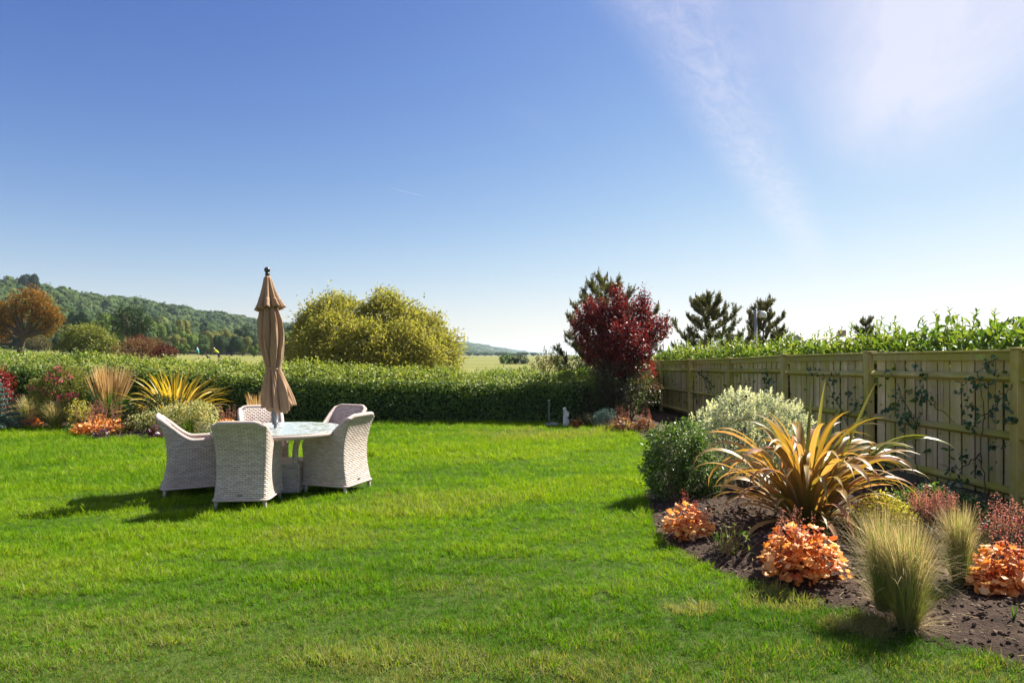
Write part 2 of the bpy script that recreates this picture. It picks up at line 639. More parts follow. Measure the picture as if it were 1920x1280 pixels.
M['darkgreen'] = leaf_mat('dark_green_leaf', [(.015, .04, .012), (.03, .07, .02), (.06, .10, .04)], .25, .4, .4)
M['bluegreen'] = leaf_mat('blue_green_leaf', [(.06, .11, .09), (.10, .17, .14), (.15, .22, .18)], .2, .6, .3, tcol=(1, 1, 1))
M['heuchera'] = leaf_mat('heuchera_leaf', [(.46, .14, .05), (.68, .31, .08), (.80, .46, .14), (.84, .58, .29)], .42, .45, .35, tcol=(1.3, .9, .5))
M['heuch_fl'] = leaf_mat('heuchera_flower', [(.30, .12, .09), (.46, .22, .16), (.55, .30, .22)], .4, .7, .2, tcol=(1.2, .9, .8))
M['heuch_red'] = leaf_mat('heuchera_red_flower', [(.32, .06, .06), (.50, .12, .08)], .4, .7, .2, tcol=(1.2, .8, .7))
M['purple'] = leaf_mat('purple_leaf', [(.035, .012, .02), (.07, .025, .04), (.12, .05, .08)], .25, .4, .45, tcol=(1.2, .7, .8))
M['pink'] = leaf_mat('pink_petal', [(.55, .07, .16), (.70, .14, .24), (.75, .25, .34)], .4, .6, .2, tcol=(1.1, .7, .8))
M['magenta'] = leaf_mat('magenta_petal', [(.28, .015, .06), (.45, .03, .11), (.5, .2, .2)], .35, .6, .2, tcol=(1.1, .7, .8))
M['yellow'] = leaf_mat('yellow_petal', [(.6, .45, .02), (.7, .55, .05)], .3, .6, .2)
M['stipa'] = leaf_mat('stipa_blade', [(.10, .17, .025), (.18, .245, .04), (.32, .32, .09), (.50, .42, .21)], .4, .5, .3, tcol=(1.1, 1.1, .6))
M['stipa_tip'] = leaf_mat('stipa_plume', [(.40, .31, .15), (.52, .41, .23), (.60, .50, .32)], .45, .6, .25, tcol=(1.1, 1.0, .75))
M['plume'] = leaf_mat('reed_plume', [(.38, .24, .10), (.50, .34, .16), (.58, .43, .24)], .4, .7, .2, tcol=(1.1, 1.0, .75))
M['straw'] = leaf_mat('straw_stem', [(.25, .18, .09), (.42, .33, .18)], .2, .8, .2)
M['orange_tree'] = leaf_mat('orange_leaf', [(.10, .10, .025), (.17, .12, .025), (.27, .14, .03), (.38, .19, .05)], .38, .85, .08, tcol=(1.3, .95, .5))
M['rust'] = leaf_mat('rust_leaf', [(.08, .03, .025), (.15, .055, .035), (.20, .12, .06), (.22, .17, .08)], .3, .8, .2)
M['darkred'] = leaf_mat('dark_red_leaf', [(.05, .014, .015), (.11, .028, .022), (.17, .05, .035)], .3, .7, .2)
M['shaded_amber'] = leaf_mat('shaded_amber_leaf', [(.14, .06, .025), (.24, .12, .03), (.34, .19, .05)], .35, .5, .3, tcol=(1.3, .9, .5))  # heuchera leaf colours darkened to paint shade on the corner bed plants
M['dry'] = leaf_mat('dry_leaf', [(.16, .09, .04), (.10, .10, .03), (.20, .14, .07)], .3, .8, .2)


def phormium_mat(name, stops, streak=.35, base_green=.75):
    m, t, out = new_mat(name)
    at_ = t.node('ShaderNodeAttribute', attribute_name='rnd')
    uv = t.node('ShaderNodeUVMap')
    sep = t.node('ShaderNodeSeparateXYZ')
    t.link(uv.outputs[0], sep.inputs[0])
    col = t.ramp(at_.outputs['Fac'], [(i / (len(stops) - 1), c) for i, c in enumerate(stops)])
    # darker green edge stripes along the blade, as the leaf itself is striped
    cv = t.node('ShaderNodeCombineXYZ')
    t.link(t.math('MULTIPLY', sep.outputs[0], 6.0), cv.inputs[0])
    t.link(t.math('MULTIPLY', sep.outputs[1], .8), cv.inputs[1])
    t.link(t.math('MULTIPLY', at_.outputs['Fac'], 50.0), cv.inputs[2])
    n = t.noise(cv.outputs[0], 1.0, 2, .5)
    col = t.mix(t.math('MULTIPLY', t.smooth(n, .52, .68), streak), col, (.10, .12, .03))
    # the lower half of every blade is greener
    col = t.mix(t.math('MULTIPLY', t.smooth(t.math('ADD', sep.outputs[1], t.math('MULTIPLY', t.math('SUBTRACT', n, .5), .5)), .55, .05), base_green), col, (.075, .095, .022))
    p = principled(t, col, .4, .42)
    tr = t.node('ShaderNodeBsdfTranslucent')
    t.link(t.mix(1.0, col, (1.25, 1.0, .45), 'MULTIPLY'), tr.inputs[0])
    mx = t.node('ShaderNodeMixShader')
    mx.inputs[0].default_value = .45
    t.link(p.outputs[0], mx.inputs[1]); t.link(tr.outputs[0], mx.inputs[2])
    t.link(mx.outputs[0], out.inputs[0])
    return m


M['phor_bronze'] = phormium_mat('bronze_blade', [(.14, .17, .03), (.30, .21, .05), (.44, .29, .10), (.54, .38, .21), (.38, .18, .12)], .45)
M['phor_green'] = phormium_mat('green_blade', [(.12, .18, .03), (.22, .26, .05), (.34, .34, .10)], .5)
M['phor_yellow'] = phormium_mat('yellow_blade', [(.16, .18, .02), (.42, .33, .03), (.58, .46, .07), (.60, .46, .18)], .3)


def grass_mat():
    m, t, out = new_mat('lawn_blade')
    at_ = t.node('ShaderNodeAttribute', attribute_name='tone', attribute_type='INSTANCER')
    dry = t.node('ShaderNodeAttribute', attribute_name='dry', attribute_type='INSTANCER')
    rn = t.node('ShaderNodeAttribute', attribute_name='rnd')
    f = t.math('ADD', t.math('MULTIPLY', at_.outputs['Fac'], .7), t.math('MULTIPLY', rn.outputs['Fac'], .3))
    col = t.ramp(f, [(0, (.032, .105, .004)), (.35, (.08, .20, .004)), (.65, (.15, .285, .005)), (1, (.26, .36, .008))])
    straw = t.ramp(rn.outputs['Fac'], [(0, (.22, .21, .08)), (1, (.44, .36, .18))])
    f2 = t.math('GREATER_THAN', dry.outputs['Fac'], rn.outputs['Fac'])
    col = t.mix(t.math('MULTIPLY', f2, .75), col, straw)
    p = principled(t, col, .55, .14)
    tr = t.node('ShaderNodeBsdfTranslucent')
    t.link(t.mix(1.0, col, (1.25, 1.25, .4), 'MULTIPLY'), tr.inputs[0])
    mx = t.node('ShaderNodeMixShader')
    mx.inputs[0].default_value = .45
    t.link(p.outputs[0], mx.inputs[1]); t.link(tr.outputs[0], mx.inputs[2])
    t.link(mx.outputs[0], out.inputs[0])
    return m


M['grass'] = grass_mat()


def lawn_soil_mat():
    m, t, out = new_mat('lawn_base')
    tc = t.node('ShaderNodeTexCoord')
    n = t.noise(tc.outputs['Object'], 1.2, 4)
    n2 = t.noise(tc.outputs['Object'], 60, 3)
    c = t.ramp(n, [(.3, (.032, .07, .008)), (.7, (.055, .09, .012))])
    c = t.mix(t.smooth(n2, .4, .8), c, (.045, .04, .018))
    p = principled(t, c, .9, .1)
    t.link(bump(t, n2, .8, .02), p.inputs['Normal'])
    t.link(p.outputs[0], out.inputs[0])
    return m


M['lawn'] = lawn_soil_mat()


def field_mat():
    m, t, out = new_mat('field')
    tc = t.node('ShaderNodeTexCoord')
    mp = t.node('ShaderNodeMapping')
    mp.inputs['Scale'].default_value = (.012, .05, .012)
    t.link(tc.outputs['Object'], mp.inputs[0])
    n = t.noise(mp.outputs[0], 1.0, 4)
    n2 = t.noise(tc.outputs['Object'], .8, 4)
    c = t.ramp(n, [(.3, (.09, .115, .03)), (.5, (.16, .155, .045)), (.7, (.20, .18, .06))])
    c = t.mix(t.math('MULTIPLY', n2, .35), c, (.10, .14, .03))
    p = principled(t, c, .95, .1)
    t.link(p.outputs[0], out.inputs[0])
    return m


M['field'] = field_mat()


def soil_mat():
    m, t, out = new_mat('soil')
    tc = t.node('ShaderNodeTexCoord')
    n = t.noise(tc.outputs['Object'], 9, 6, .65)
    n2 = t.noise(tc.outputs['Object'], 70, 4, .7)
    c = t.ramp(n, [(.3, (.035, .023, .017)), (.55, (.07, .047, .035)), (.8, (.13, .09, .07))])
    c = t.mix(t.smooth(n2, .62, .8), c, (.22, .17, .13))
    p = principled(t, c, .95, .15)
    h = t.math('ADD', n2, t.math('MULTIPLY', n, 2.0))
    t.link(bump(t, h, 1.0, .03), p.inputs['Normal'])
    t.link(p.outputs[0], out.inputs[0])
    return m


M['soil'] = soil_mat()
M['clod'] = leaf_mat('soil_clod', [(.035, .023, .017), (.075, .05, .037), (.14, .10, .075), (.36, .28, .23)], 0.0, .95, .15)


def wicker_mat():
    m, t, out = new_mat('wicker')
    uv = t.node('ShaderNodeUVMap')
    sep = t.node('ShaderNodeSeparateXYZ')
    t.link(uv.outputs[0], sep.inputs[0])
    v = t.math('DIVIDE', sep.outputs[1], .0215)
    row = t.math('FLOOR', v)
    fv = t.math('FRACT', v)
    u = t.math('ADD', t.math('DIVIDE', sep.outputs[0], .060), t.math('MULTIPLY', t.math('MODULO', row, 2.0), .5))
    fu = t.math('FRACT', u)
    cu = t.math('FLOOR', u)
    hu = t.math('POWER', t.math('SINE', t.math('MULTIPLY', fu, math.pi)), .45)
    hv = t.math('POWER', t.math('SINE', t.math('MULTIPLY', fv, math.pi)), .40)
    h = t.math('MULTIPLY', hu, hv)
    cell = t.node('ShaderNodeCombineXYZ')
    t.link(cu, cell.inputs[0]); t.link(row, cell.inputs[1])
    wn = t.node('ShaderNodeTexWhiteNoise')
    t.link(cell.outputs[0], wn.inputs[0])
    c = t.ramp(wn.outputs[0], [(0, (.44, .36, .32)), (.5, (.545, .455, .41)), (1, (.63, .54, .495))])
    # long fibres on each strand
    fib = t.node('ShaderNodeCombineXYZ')
    t.link(t.math('MULTIPLY', sep.outputs[0], 30.0), fib.inputs[0])
    t.link(t.math('MULTIPLY', sep.outputs[1], 700.0), fib.inputs[1])
    fn = t.noise(fib.outputs[0], 1.0, 2)
    c = t.mix(t.math('MULTIPLY', t.smooth(fn, .35, .75), .35), c, (.48, .385, .33))
    # the gaps between strands show the darker uprights
    gap = t.smooth(h, .50, .15)
    c = t.mix(t.math('MULTIPLY', gap, .75), c, (.20, .15, .12))
    geo = t.node('ShaderNodeNewGeometry')
    gn = t.noise(geo.outputs['Position'], 3.5, 5, .65)
    c = t.mix(t.math('MULTIPLY', t.smooth(gn, .42, .75), .45), c, (.36, .28, .235))
    p = principled(t, c, .6, .35)
    t.link(bump(t, h, 1.0, .009), p.inputs['Normal'])
    t.link(p.outputs[0], out.inputs[0])
    return m


M['wicker'] = wicker_mat()


def braid_mat():
    m, t, out = new_mat('wicker_braid')
    uv = t.node('ShaderNodeUVMap')
    sep = t.node('ShaderNodeSeparateXYZ')
    t.link(uv.outputs[0], sep.inputs[0])
    w = t.math('ADD', t.math('MULTIPLY', sep.outputs[1], 95.0), t.math('MULTIPLY', sep.outputs[0], 60.0))
    f = t.math('FRACT', w)
    h = t.math('POWER', t.math('SINE', t.math('MULTIPLY', f, math.pi)), .5)
    c = t.mix(t.smooth(h, .7, .3), (.55, .445, .40), (.26, .20, .165))
    p = principled(t, c, .55, .4)
    t.link(bump(t, h, .8, .006), p.inputs['Normal'])
    t.link(p.outputs[0], out.inputs[0])
    return m


M['braid'] = braid_mat()
M['leg'] = plain('wicker_leg', (.46, .38, .34), .6, .4, .15, 60)


def glass_mat(name, col=(.42, .47, .44), rough=.10):
    m, t, out = new_mat(name)
    tc = t.node('ShaderNodeTexCoord')
    n = t.noise(tc.outputs['Object'], 14, 4, .6)
    p = principled(t, col, .1, .5)
    p.inputs['Roughness'].default_value = rough
    p.inputs['Transmission Weight'].default_value = .45
    p.inputs['Specular IOR Level'].default_value = .22
    p.inputs['IOR'].default_value = 1.48
    t.link(t.ramp(n, [(.4, (rough, rough, rough)), (.7, (rough * 5, rough * 5, rough * 5))]), p.inputs['Roughness'])
    t.link(p.outputs[0], out.inputs[0])
    return m


M['glass'] = glass_mat('table_glass')


def cloth_mat():
    m, t, out = new_mat('parasol_cloth')
    tc = t.node('ShaderNodeTexCoord')
    n = t.noise(tc.outputs['Object'], 5, 5)
    n2 = t.noise(tc.outputs['Object'], 260, 2)
    c = t.ramp(n, [(.3, (.31, .195, .115)), (.7, (.39, .255, .158))])
    p = principled(t, c, .85, .15)
    p.inputs['Sheen Weight'].default_value = .15
    t.link(bump(t, n2, .25, .003), p.inputs['Normal'])
    tr = t.node('ShaderNodeBsdfTranslucent')
    t.link(c, tr.inputs[0])
    mx = t.node('ShaderNodeMixShader')
    mx.inputs[0].default_value = .16
    t.link(p.outputs[0], mx.inputs[1]); t.link(tr.outputs[0], mx.inputs[2])
    t.link(mx.outputs[0], out.inputs[0])
    return m


M['cloth'] = cloth_mat()
M['metal_dark'] = plain('dark_metal', (.035, .035, .04), .35, .5)
M['metal_grey'] = plain('grey_metal', (.17, .18, .20), .4, .5, .1, 20, .4)


def fence_mat(name, base, green, gamt):
    m, t, out = new_mat(name)
    tc = t.node('ShaderNodeTexCoord')
    oi = t.node('ShaderNodeObjectInfo')
    mp = t.node('ShaderNodeMapping')
    mp.inputs['Scale'].default_value = (22, 22, 1.3)
    t.link(tc.outputs['Object'], mp.inputs[0])
    off = t.node('ShaderNodeVectorMath', operation='ADD')
    t.link(mp.outputs[0], off.inputs[0])
    cb = t.node('ShaderNodeCombineXYZ')
    t.link(t.math('MULTIPLY', oi.outputs['Random'], 40.0), cb.inputs[0]); t.link(t.math('MULTIPLY', oi.outputs['Random'], 17.0), cb.inputs[2])
    t.link(cb.outputs[0], off.inputs[1])
    g = t.noise(off.outputs[0], 1.6, 6, .62, .6)
    c = t.ramp(g, [(.25, tuple(q * .55 for q in base)), (.5, base), (.78, tuple(min(1, q * 1.35) for q in base))])
    c = t.mix(t.math('MULTIPLY', oi.outputs['Random'], .55), c, tuple(min(1, q * 1.5) for q in base))
    c = t.mix(t.math('MULTIPLY', t.smooth(t.math('FRACT', t.math('MULTIPLY', oi.outputs['Random'], 13.7)), .6, 1.0), .6), c, tuple(q * .45 for q in base))
    geo = t.node('ShaderNodeNewGeometry')
    n2 = t.noise(geo.outputs['Position'], 1.4, 5, .6)
    n3 = t.noise(geo.outputs['Position'], 9.0, 4, .6)
    al = t.math('MULTIPLY', t.smooth(t.math('ADD', n2, t.math('MULTIPLY', n3, .35)), .5, .85), gamt)
    al = t.math('ADD', al, t.math('MULTIPLY', t.smooth(t.math('FRACT', t.math('MULTIPLY', oi.outputs['Random'], 7.31)), .55, .9), gamt * .5), clamp=True)
    c = t.mix(al, c, green)
    p = principled(t, c, .85, .2)
    t.link(bump(t, g, .5, .006), p.inputs['Normal'])
    t.link(p.outputs[0], out.inputs[0])
    return m


M['board'] = fence_mat('fence_board', (.54, .43, .285), (.41, .37, .095), .7)
M['rail'] = fence_mat('fence_rail', (.44, .37, .17), (.36, .335, .06), .9)
M['gravel_board'] = fence_mat('gravel_board', (.10, .085, .06), (.10, .11, .05), .4)

M['marble'] = plain('statue_stone', (.62, .60, .56), .7, .3, .18, 18, bumps=.3, bscale=40)
M['stone'] = plain('grey_stone', (.22, .22, .22), .8, .3, .3, 14, bumps=.5, bscale=30)
M['pole_dark'] = plain('old_post', (.10, .10, .10), .8, .2, .3, 12)
M['pole_grey'] = plain('painted_pole', (.20, .215, .22), .5, .4, .1, 6)
M['cam_white'] = plain('camera_housing', (.50, .52, .50), .5, .4)
M['dome'] = plain('camera_dome', (.02, .02, .025), .1, .6)
M['wall_white'] = plain('house_wall', (.62, .58, .52), .8, .2, .1, 1)
M['wall_brick'] = plain('house_brick', (.36, .22, .16), .85, .2, .2, 2)
M['roof_grey'] = plain('roof_slate', (.30, .27, .27), .7, .3, .2, 1.5)
M['roof_red'] = plain('roof_tile', (.42, .20, .13), .8, .2, .2, 1.5)
M['window'] = plain('window_glass', (.05, .06, .07), .1, .6)
M['skin'] = plain('skin', (.45, .28, .21), .6, .3)
M['pinkcloth'] = plain('pink_shirt', (.60, .08, .17), .8, .2)
M['teal'] = plain('teal_shirt', (.02, .27, .33), .8, .2)
M['greencloth'] = plain('green_shorts', (.02, .15, .06), .8, .2)
M['hivis'] = plain('yellow_shirt', (.62, .72, .02), .8, .2)
M['darkcloth'] = plain('dark_cloth', (.03, .03, .035), .8, .2)
M['whitecloth'] = plain('white_cap', (.7, .7, .68), .8, .2)
M['rubber'] = plain('rubber', (.02, .02, .02), .7, .3)


# ------------------------------------------------------------------ the setting
def structure(o):
    o['kind'] = 'structure'
    return o


def grid_mesh(name, xs, ys, zf, mat, keep=None):
    X, Y = np.meshgrid(xs, ys)
    V = np.stack([X, Y, zf(X, Y)], -1)
    ny, nx = X.shape
    i = (np.arange(ny - 1)[:, None] * nx + np.arange(nx - 1)[None]).ravel()
    F = np.stack([i, i + 1, i + nx + 1, i + nx], -1)
    V = V.reshape(-1, 3)
    if keep is not None:
        F = F[keep(V[F].mean(1))]
        used = np.unique(F)
        mp = np.zeros(len(V), int); mp[used] = np.arange(len(used))
        V = V[used]; F = mp[F]
    mb = MB().add(V, F)
    return mb.build(name, mat)


def ground():
    xs = np.unique(np.concatenate([-np.geomspace(600, 9000, 14), np.arange(-600, -20, 14.0), np.arange(-20, 21, 4.0), np.arange(34, 420, 30.0), np.geomspace(450, 9000, 12)]))
    ys = np.unique(np.concatenate([-np.geomspace(10, 2000, 8), np.arange(0, 60, 4.0), np.geomspace(60, 9500, 95)]))
    structure(grid_mesh('ground', xs, ys, lambda X, Y: terrain(X, Y) - .012, M['field']))


ground()

FENCE_A, FENCE_B = 5.16, -.0692


def fence_x(Y):
    return FENCE_A + FENCE_B * (Y - 6.68)


edge = [gr(*p) for p in [(1920, 1262), (1800, 1222), (1700, 1188), (1600, 1158), (1500, 1130), (1400, 1102), (1320, 1070), (1250, 1030), (1213, 990),
                         (1202, 945), (1212, 900), (1224, 868), (1222, 845), (1200, 822), (1150, 807), (1080, 799), (1020, 796)]]
RIGHT_BED = [(5.5, .8), (4.0, 1.2), (3.2, 2.3)] + [(p.x, p.y) for p in edge] + [(.7, 16.2), (2.2, 17.0), (3.9, 19.6), (fence_x(19.6) + .1, 19.6)] + [(fence_x(y) + .05, y) for y in (15, 10, 6, 3)]
RIGHT_BED = smoothpoly(RIGHT_BED, 2)
ledge = [gr(*p) for p in [(-160, 795), (-60, 796), (0, 799), (60, 804), (110, 809), (150, 816), (200, 822), (260, 823), (330, 820), (400, 814), (450, 806), (500, 798)]]
LEFT_BED = [(-15.5, 16.3)] + [(p.x, p.y) for p in ledge] + [(-5.4, 16.3)]
LEFT_BED = smoothpoly(LEFT_BED, 2)
BEDS = [RIGHT_BED, LEFT_BED]


def lawn():
    structure(grid_mesh('lawn', np.arange(-17, 6.1, .5), np.arange(.0, 17.1, .5), lambda X, Y: X * 0 + .0, M['lawn'],
                        keep=lambda c: (c[:, 0] < fence_x(c[:, 1]))))


lawn()


def bed(name, poly, seed):
    P = np.array(poly); x0, y0 = P.min(0); x1, y1 = P.max(0)

    def zf(X, Y):
        Q = np.stack([X, Y], -1)
        d = polydist(Q, poly)
        ins = inpoly(Q, poly)
        e = np.where(ins, d, -d)
        return .006 + .075 * sm(e / .5) + sm(e / .12) * .016 * wnoise(X, Y, 5.0, 4) + sm(e / .12) * .010 * wnoise(X + 3, Y - 2, 27.0, 3)
    step = .05
    o = grid_mesh(name, np.arange(x0, x1 + step, step), np.arange(y0, y1 + step, step), zf, M['soil'],
                  keep=lambda c: inpoly(c, poly))
    structure(o)
    return zf


bed_z = [bed('flower_bed_right', RIGHT_BED, 1), bed('flower_bed_left', LEFT_BED, 2)]


def soil_z(x, y):
    for p, z in zip(BEDS, bed_z):
        q = np.array([[x, y]], float)
        if inpoly(q, p)[0]:
            return float(z(q[:, 0], q[:, 1])[0])
    return 0.0


def clods():
    rg = np.random.default_rng(11)
    t = (1 + 5 ** .5) / 2
    ico = unit(np.array([(-1, t, 0), (1, t, 0), (-1, -t, 0), (1, -t, 0), (0, -1, t), (0, 1, t), (0, -1, -t), (0, 1, -t), (t, 0, -1), (t, 0, 1), (-t, 0, -1), (-t, 0, 1)], float))
    icf = np.array([(0, 11, 5), (0, 5, 1), (0, 1, 7), (0, 7, 10), (0, 10, 11), (1, 5, 9), (5, 11, 4), (11, 10, 2), (10, 7, 6), (7, 1, 8),
                    (3, 9, 4), (3, 4, 2), (3, 2, 6), (3, 6, 8), (3, 8, 9), (4, 9, 5), (2, 4, 11), (6, 2, 10), (8, 6, 7), (9, 8, 1)])
    for nm, poly, zf, n in (('soil_crumbs', RIGHT_BED, bed_z[0], 13000), ('soil_crumbs', LEFT_BED, bed_z[1], 1600)):
        P = np.array(poly); lo = P.min(0); hi = P.max(0)
        if nm and n > 5000:
            q = np.concatenate([rg.uniform((1.3, 2.0), (4.6, 7.0), (n, 2)), rg.uniform(lo, hi, (2500, 2))])
        else:
            q = rg.uniform(lo, hi, (n, 2))
        q = q[inpoly(q, poly)]
        z = zf(q[:, 0], q[:, 1])
        r = .003 + .020 * rg.uniform(0, 1, len(q)) ** 3.2 + (rg.uniform(0, 1, len(q)) > .985) * .012
        m = len(q)
        sc = rg.uniform(.4, 1.3, (m, 12, 1)) * r[:, None, None]
        V = ico[None] * sc * np.array([1, 1, .7]) + np.stack([q[:, 0], q[:, 1], z + r * .3], -1)[:, None]
        F = (icf[None] + (np.arange(m) * 12)[:, None, None]).reshape(-1, 3)
        a = np.repeat(np.clip(rg.uniform(0, .7, m) + (rg.uniform(0, 1, m) > .93) * .4, 0, 1), 12)
        o = MB().add(V.reshape(-1, 3), F, a).build(nm, M['clod'], smooth=False, kind='stuff')
        tag(o, 'brown soil crumbs and small stones on the curved bed by the fence' if n > 5000 else 'brown soil crumbs on the far border below the hedge', 'soil')


clods()


def lawn_grass():
    rg = np.random.default_rng(5)
    # four tufts of different growth
    tufts = bpy.data.collections.new('grass_tufts')
    for k in range(5):
        mb = MB()
        n = 15
        ang = rg.uniform(0, 2 * np.pi, n); rr = .032 * np.sqrt(rg.uniform(0, 1, n))
        base = np.stack([rr * np.cos(ang), rr * np.sin(ang), np.zeros(n)], -1)
        az = ang + rg.normal(0, .9, n)
        blades(mb, rg, base, az, rg.uniform(.02, .75, n), rg.uniform(.1, 2.0, n), rg.uniform(.028, .062, n), rg.uniform(.0022, .0040, n), segs=3,
               a=rg.uniform(0, 1, n), wprof=([0, .5, 1], [.9, .9, .05]))
        o = bpy.data.objects.new('tuft', mb.mesh('tuft', M['grass']))
        tufts.objects.link(o)
    # where they grow
    Q = []
    for (y0, y1, dens, grow) in ((1.2, 4.2, 1250, .82), (4.2, 6.5, 950, .90), (6.5, 9.5, 520, 1.15), (9.5, 13, 300, 1.5), (13, 16.6, 240, 1.6)):
        xl = -(y1 * .95 + 1.0); xr = 5.3
        n = int((xr - xl) * (y1 - y0) * dens)
        q = rg.uniform((xl, y0), (xr, y1), (n, 2))
        Q.append(np.column_stack([q, np.full(n, grow)]))
    Q = np.concatenate(Q)
    fx = fence_x(Q[:, 1])
    keep = (Q[:, 0] < fx - .1) & (Q[:, 0] < Q[:, 1] * .95 + 1.0)
    Q = Q[keep]
    for p in BEDS:
        ins = inpoly(Q[:, :2], p)
        d = polydist(Q[:, :2], p)
        # ragged edge: a few blades creep over the soil
        Q = Q[~(ins & (d > .03 + .06 * rg.uniform(0, 1, len(Q)) ** 2))]
    X, Y = Q[:, 0], Q[:, 1]
    n = len(Q)
    big = wnoise(X, Y, .55, 3); mid = wnoise(X + 9, Y * 1.3, 1.9, 3); fin = wnoise(X - 4, Y + 2, 6.0, 3)
    edge_d = np.min([polydist(Q[:, :2], p) for p in BEDS], 0)
    dryp = sm((4.7 - Y + .9 * big + .7 * mid) / 1.7) * .46
    for (cx, cy, r, s) in ((gr(1640, 1185).x, gr(1640, 1185).y, .22, .95), (gr(1480, 1130).x, gr(1480, 1130).y, .25, .7), (gr(800, 945).x, gr(800, 945).y, .7, .30),
                           (gr(1000, 815).x, gr(1000, 815).y, 1.1, .5), (gr(730, 1250).x, gr(730, 1250).y, .5, .55), (gr(1100, 1265).x, gr(1100, 1265).y, .3, .5), (gr(1295, 1142).x, gr(1295, 1142).y, .16, .9),
                           (gr(330, 1180).x, gr(330, 1180).y, .5, .35), (gr(880, 1110).x, gr(880, 1110).y, .4, .35), (gr(620, 1010).x, gr(620, 1010).y, .5, .25)):
        d = np.hypot((X - cx) / 1.5, Y - cy)
        dryp = np.maximum(dryp, s * sm((r * (1 + .3 * mid + .25 * fin) - d) / (r * .6)))
    dryp = np.clip(dryp + .10 * sm(fin) + .05, 0, 1)
    scl = Q[:, 2] * np.clip(1.0 + .36 * mid + .42 * fin, .66, 2) * rg.uniform(.75, 1.25, n)
    scl *= 1 + .8 * (rg.uniform(0, 1, n) > .997)
    # clippers never reach round the chair feet or the bed edge
    scl *= 1 + .35 * np.exp(-(edge_d / .07) ** 2)
    tone = np.clip(.54 + .34 * big + .26 * mid + .20 * fin + .12 * rg.normal(size=n) - .30 * sm((5.0 - Y) / 2.0) + .12 * sm((Y - 7) / 5), 0, 1)
    me = bpy.data.meshes.new('lawn_grass')
    me.vertices.add(n)
    me.vertices.foreach_set('co', np.column_stack([X, Y, np.full(n, .003)]).ravel())
    tilt = .32
    rot = np.column_stack([rg.normal(0, tilt, n) + .25 * mid, rg.normal(0, tilt, n) + .25 * fin, rg.uniform(0, 6.28, n)])
    for nm, typ, dat in (('rot', 'FLOAT_VECTOR', rot), ('scl', 'FLOAT', scl), ('tone', 'FLOAT', tone), ('dry', 'FLOAT', dryp)):
        a = me.attributes.new(nm, typ, 'POINT')
        a.data.foreach_set('vector' if typ == 'FLOAT_VECTOR' else 'value', dat.astype(np.float32).ravel())
    o = obj('lawn_grass', me, kind='stuff')
    tag(o, 'short mown green lawn grass with straw coloured patches', 'grass')
    ng = bpy.data.node_groups.new('grass_on_points', 'GeometryNodeTree')
    ng.interface.new_socket('Geometry', in_out='INPUT', socket_type='NodeSocketGeometry')
    ng.interface.new_socket('Geometry', in_out='OUTPUT', socket_type='NodeSocketGeometry')
    N = ng.nodes; Lk = ng.links
    gi = N.new('NodeGroupInput'); go = N.new('NodeGroupOutput')
    ci = N.new('GeometryNodeCollectionInfo')
    ci.inputs['Collection'].default_value = tufts
    ci.inputs['Separate Children'].default_value = True
    ci.inputs['Reset Children'].default_value = True
    iop = N.new('GeometryNodeInstanceOnPoints')
    iop.inputs['Pick Instance'].default_value = True
    m2p = N.new('GeometryNodeMeshToPoints')
    Lk.new(gi.outputs[0], m2p.inputs[0])
    Lk.new(m2p.outputs[0], iop.inputs['Points'])
    Lk.new(ci.outputs[0], iop.inputs['Instance'])
    for nm, typ, sock in (('rot', 'FLOAT_VECTOR', 'Rotation'), ('scl', 'FLOAT', 'Scale')):
        a = N.new('GeometryNodeInputNamedAttribute')
        a.data_type = typ
        a.inputs['Name'].default_value = nm
        Lk.new(a.outputs[0], iop.inputs[sock])
    Lk.new(iop.outputs[0], go.inputs[0])
    md = o.modifiers.new('grass', 'NODES')
    md.node_group = ng
    # surface grass stands on
    me.materials.append(M['grass'])


lawn_grass()


# ---- far crowns
def far_crown(rg, nclump, size, lumps=7, nu=9, nv=6):
    """one rounded tree crown of unit radius, as clump faces over lobes, plus the leafy body of each lobe; returns MB"""
    blobs = [((0, 0, .55), (.62, .62, .55))]
    for i in range(lumps):
        a = rg.uniform(0, 2 * np.pi); e = rg.uniform(-.25, 1.0)
        r = rg.uniform(.30, .46)
        blobs.append(((np.cos(a) * .62 * np.cos(e), np.sin(a) * .62 * np.cos(e), .6 + .55 * np.sin(e)), (r, r, r * .85)))
    mb = MB()
    P, Nn, ca = crown_pts(rg, blobs, nclump, 2, size * .35, .92, .92)
    n = len(P)
    N = unit(Nn + np.array([0, 0, .15]) + rg.normal(size=(n, 3)) * .28)
    D = unit(np.cross(N, rsph(rg, n)))
    Ls = size * rg.uniform(.6, 1.4, n)
    leafset(mb, P - D * Ls[:, None] * .5, D, N, Ls, Ls, CLUMP, np.clip(.4 * ca + .6 * rg.uniform(0, 1, n), 0, 1))
    for c, r in blobs:      # leafy body of each lobe
        v, f = sphere_vf((0, 0, 0), (1, 1, 1), nu, nv)
        v = v * (1 + .10 * wnoise(v[:, 0] * 4 + c[0] * 9, v[:, 1] * 4 + v[:, 2] * 5 + c[1] * 7, 1.2, 2))[:, None] * np.array(r) * .93 + np.array(c)
        F = []
        for q in f:
            F += [q] if len(q) == 3 else [[q[0], q[1], q[2]], [q[0], q[2], q[3]]]
        mb.add(v, np.array(F), np.clip(rg.uniform(.2, .6, len(v)), 0, 1))
    return mb, blobs


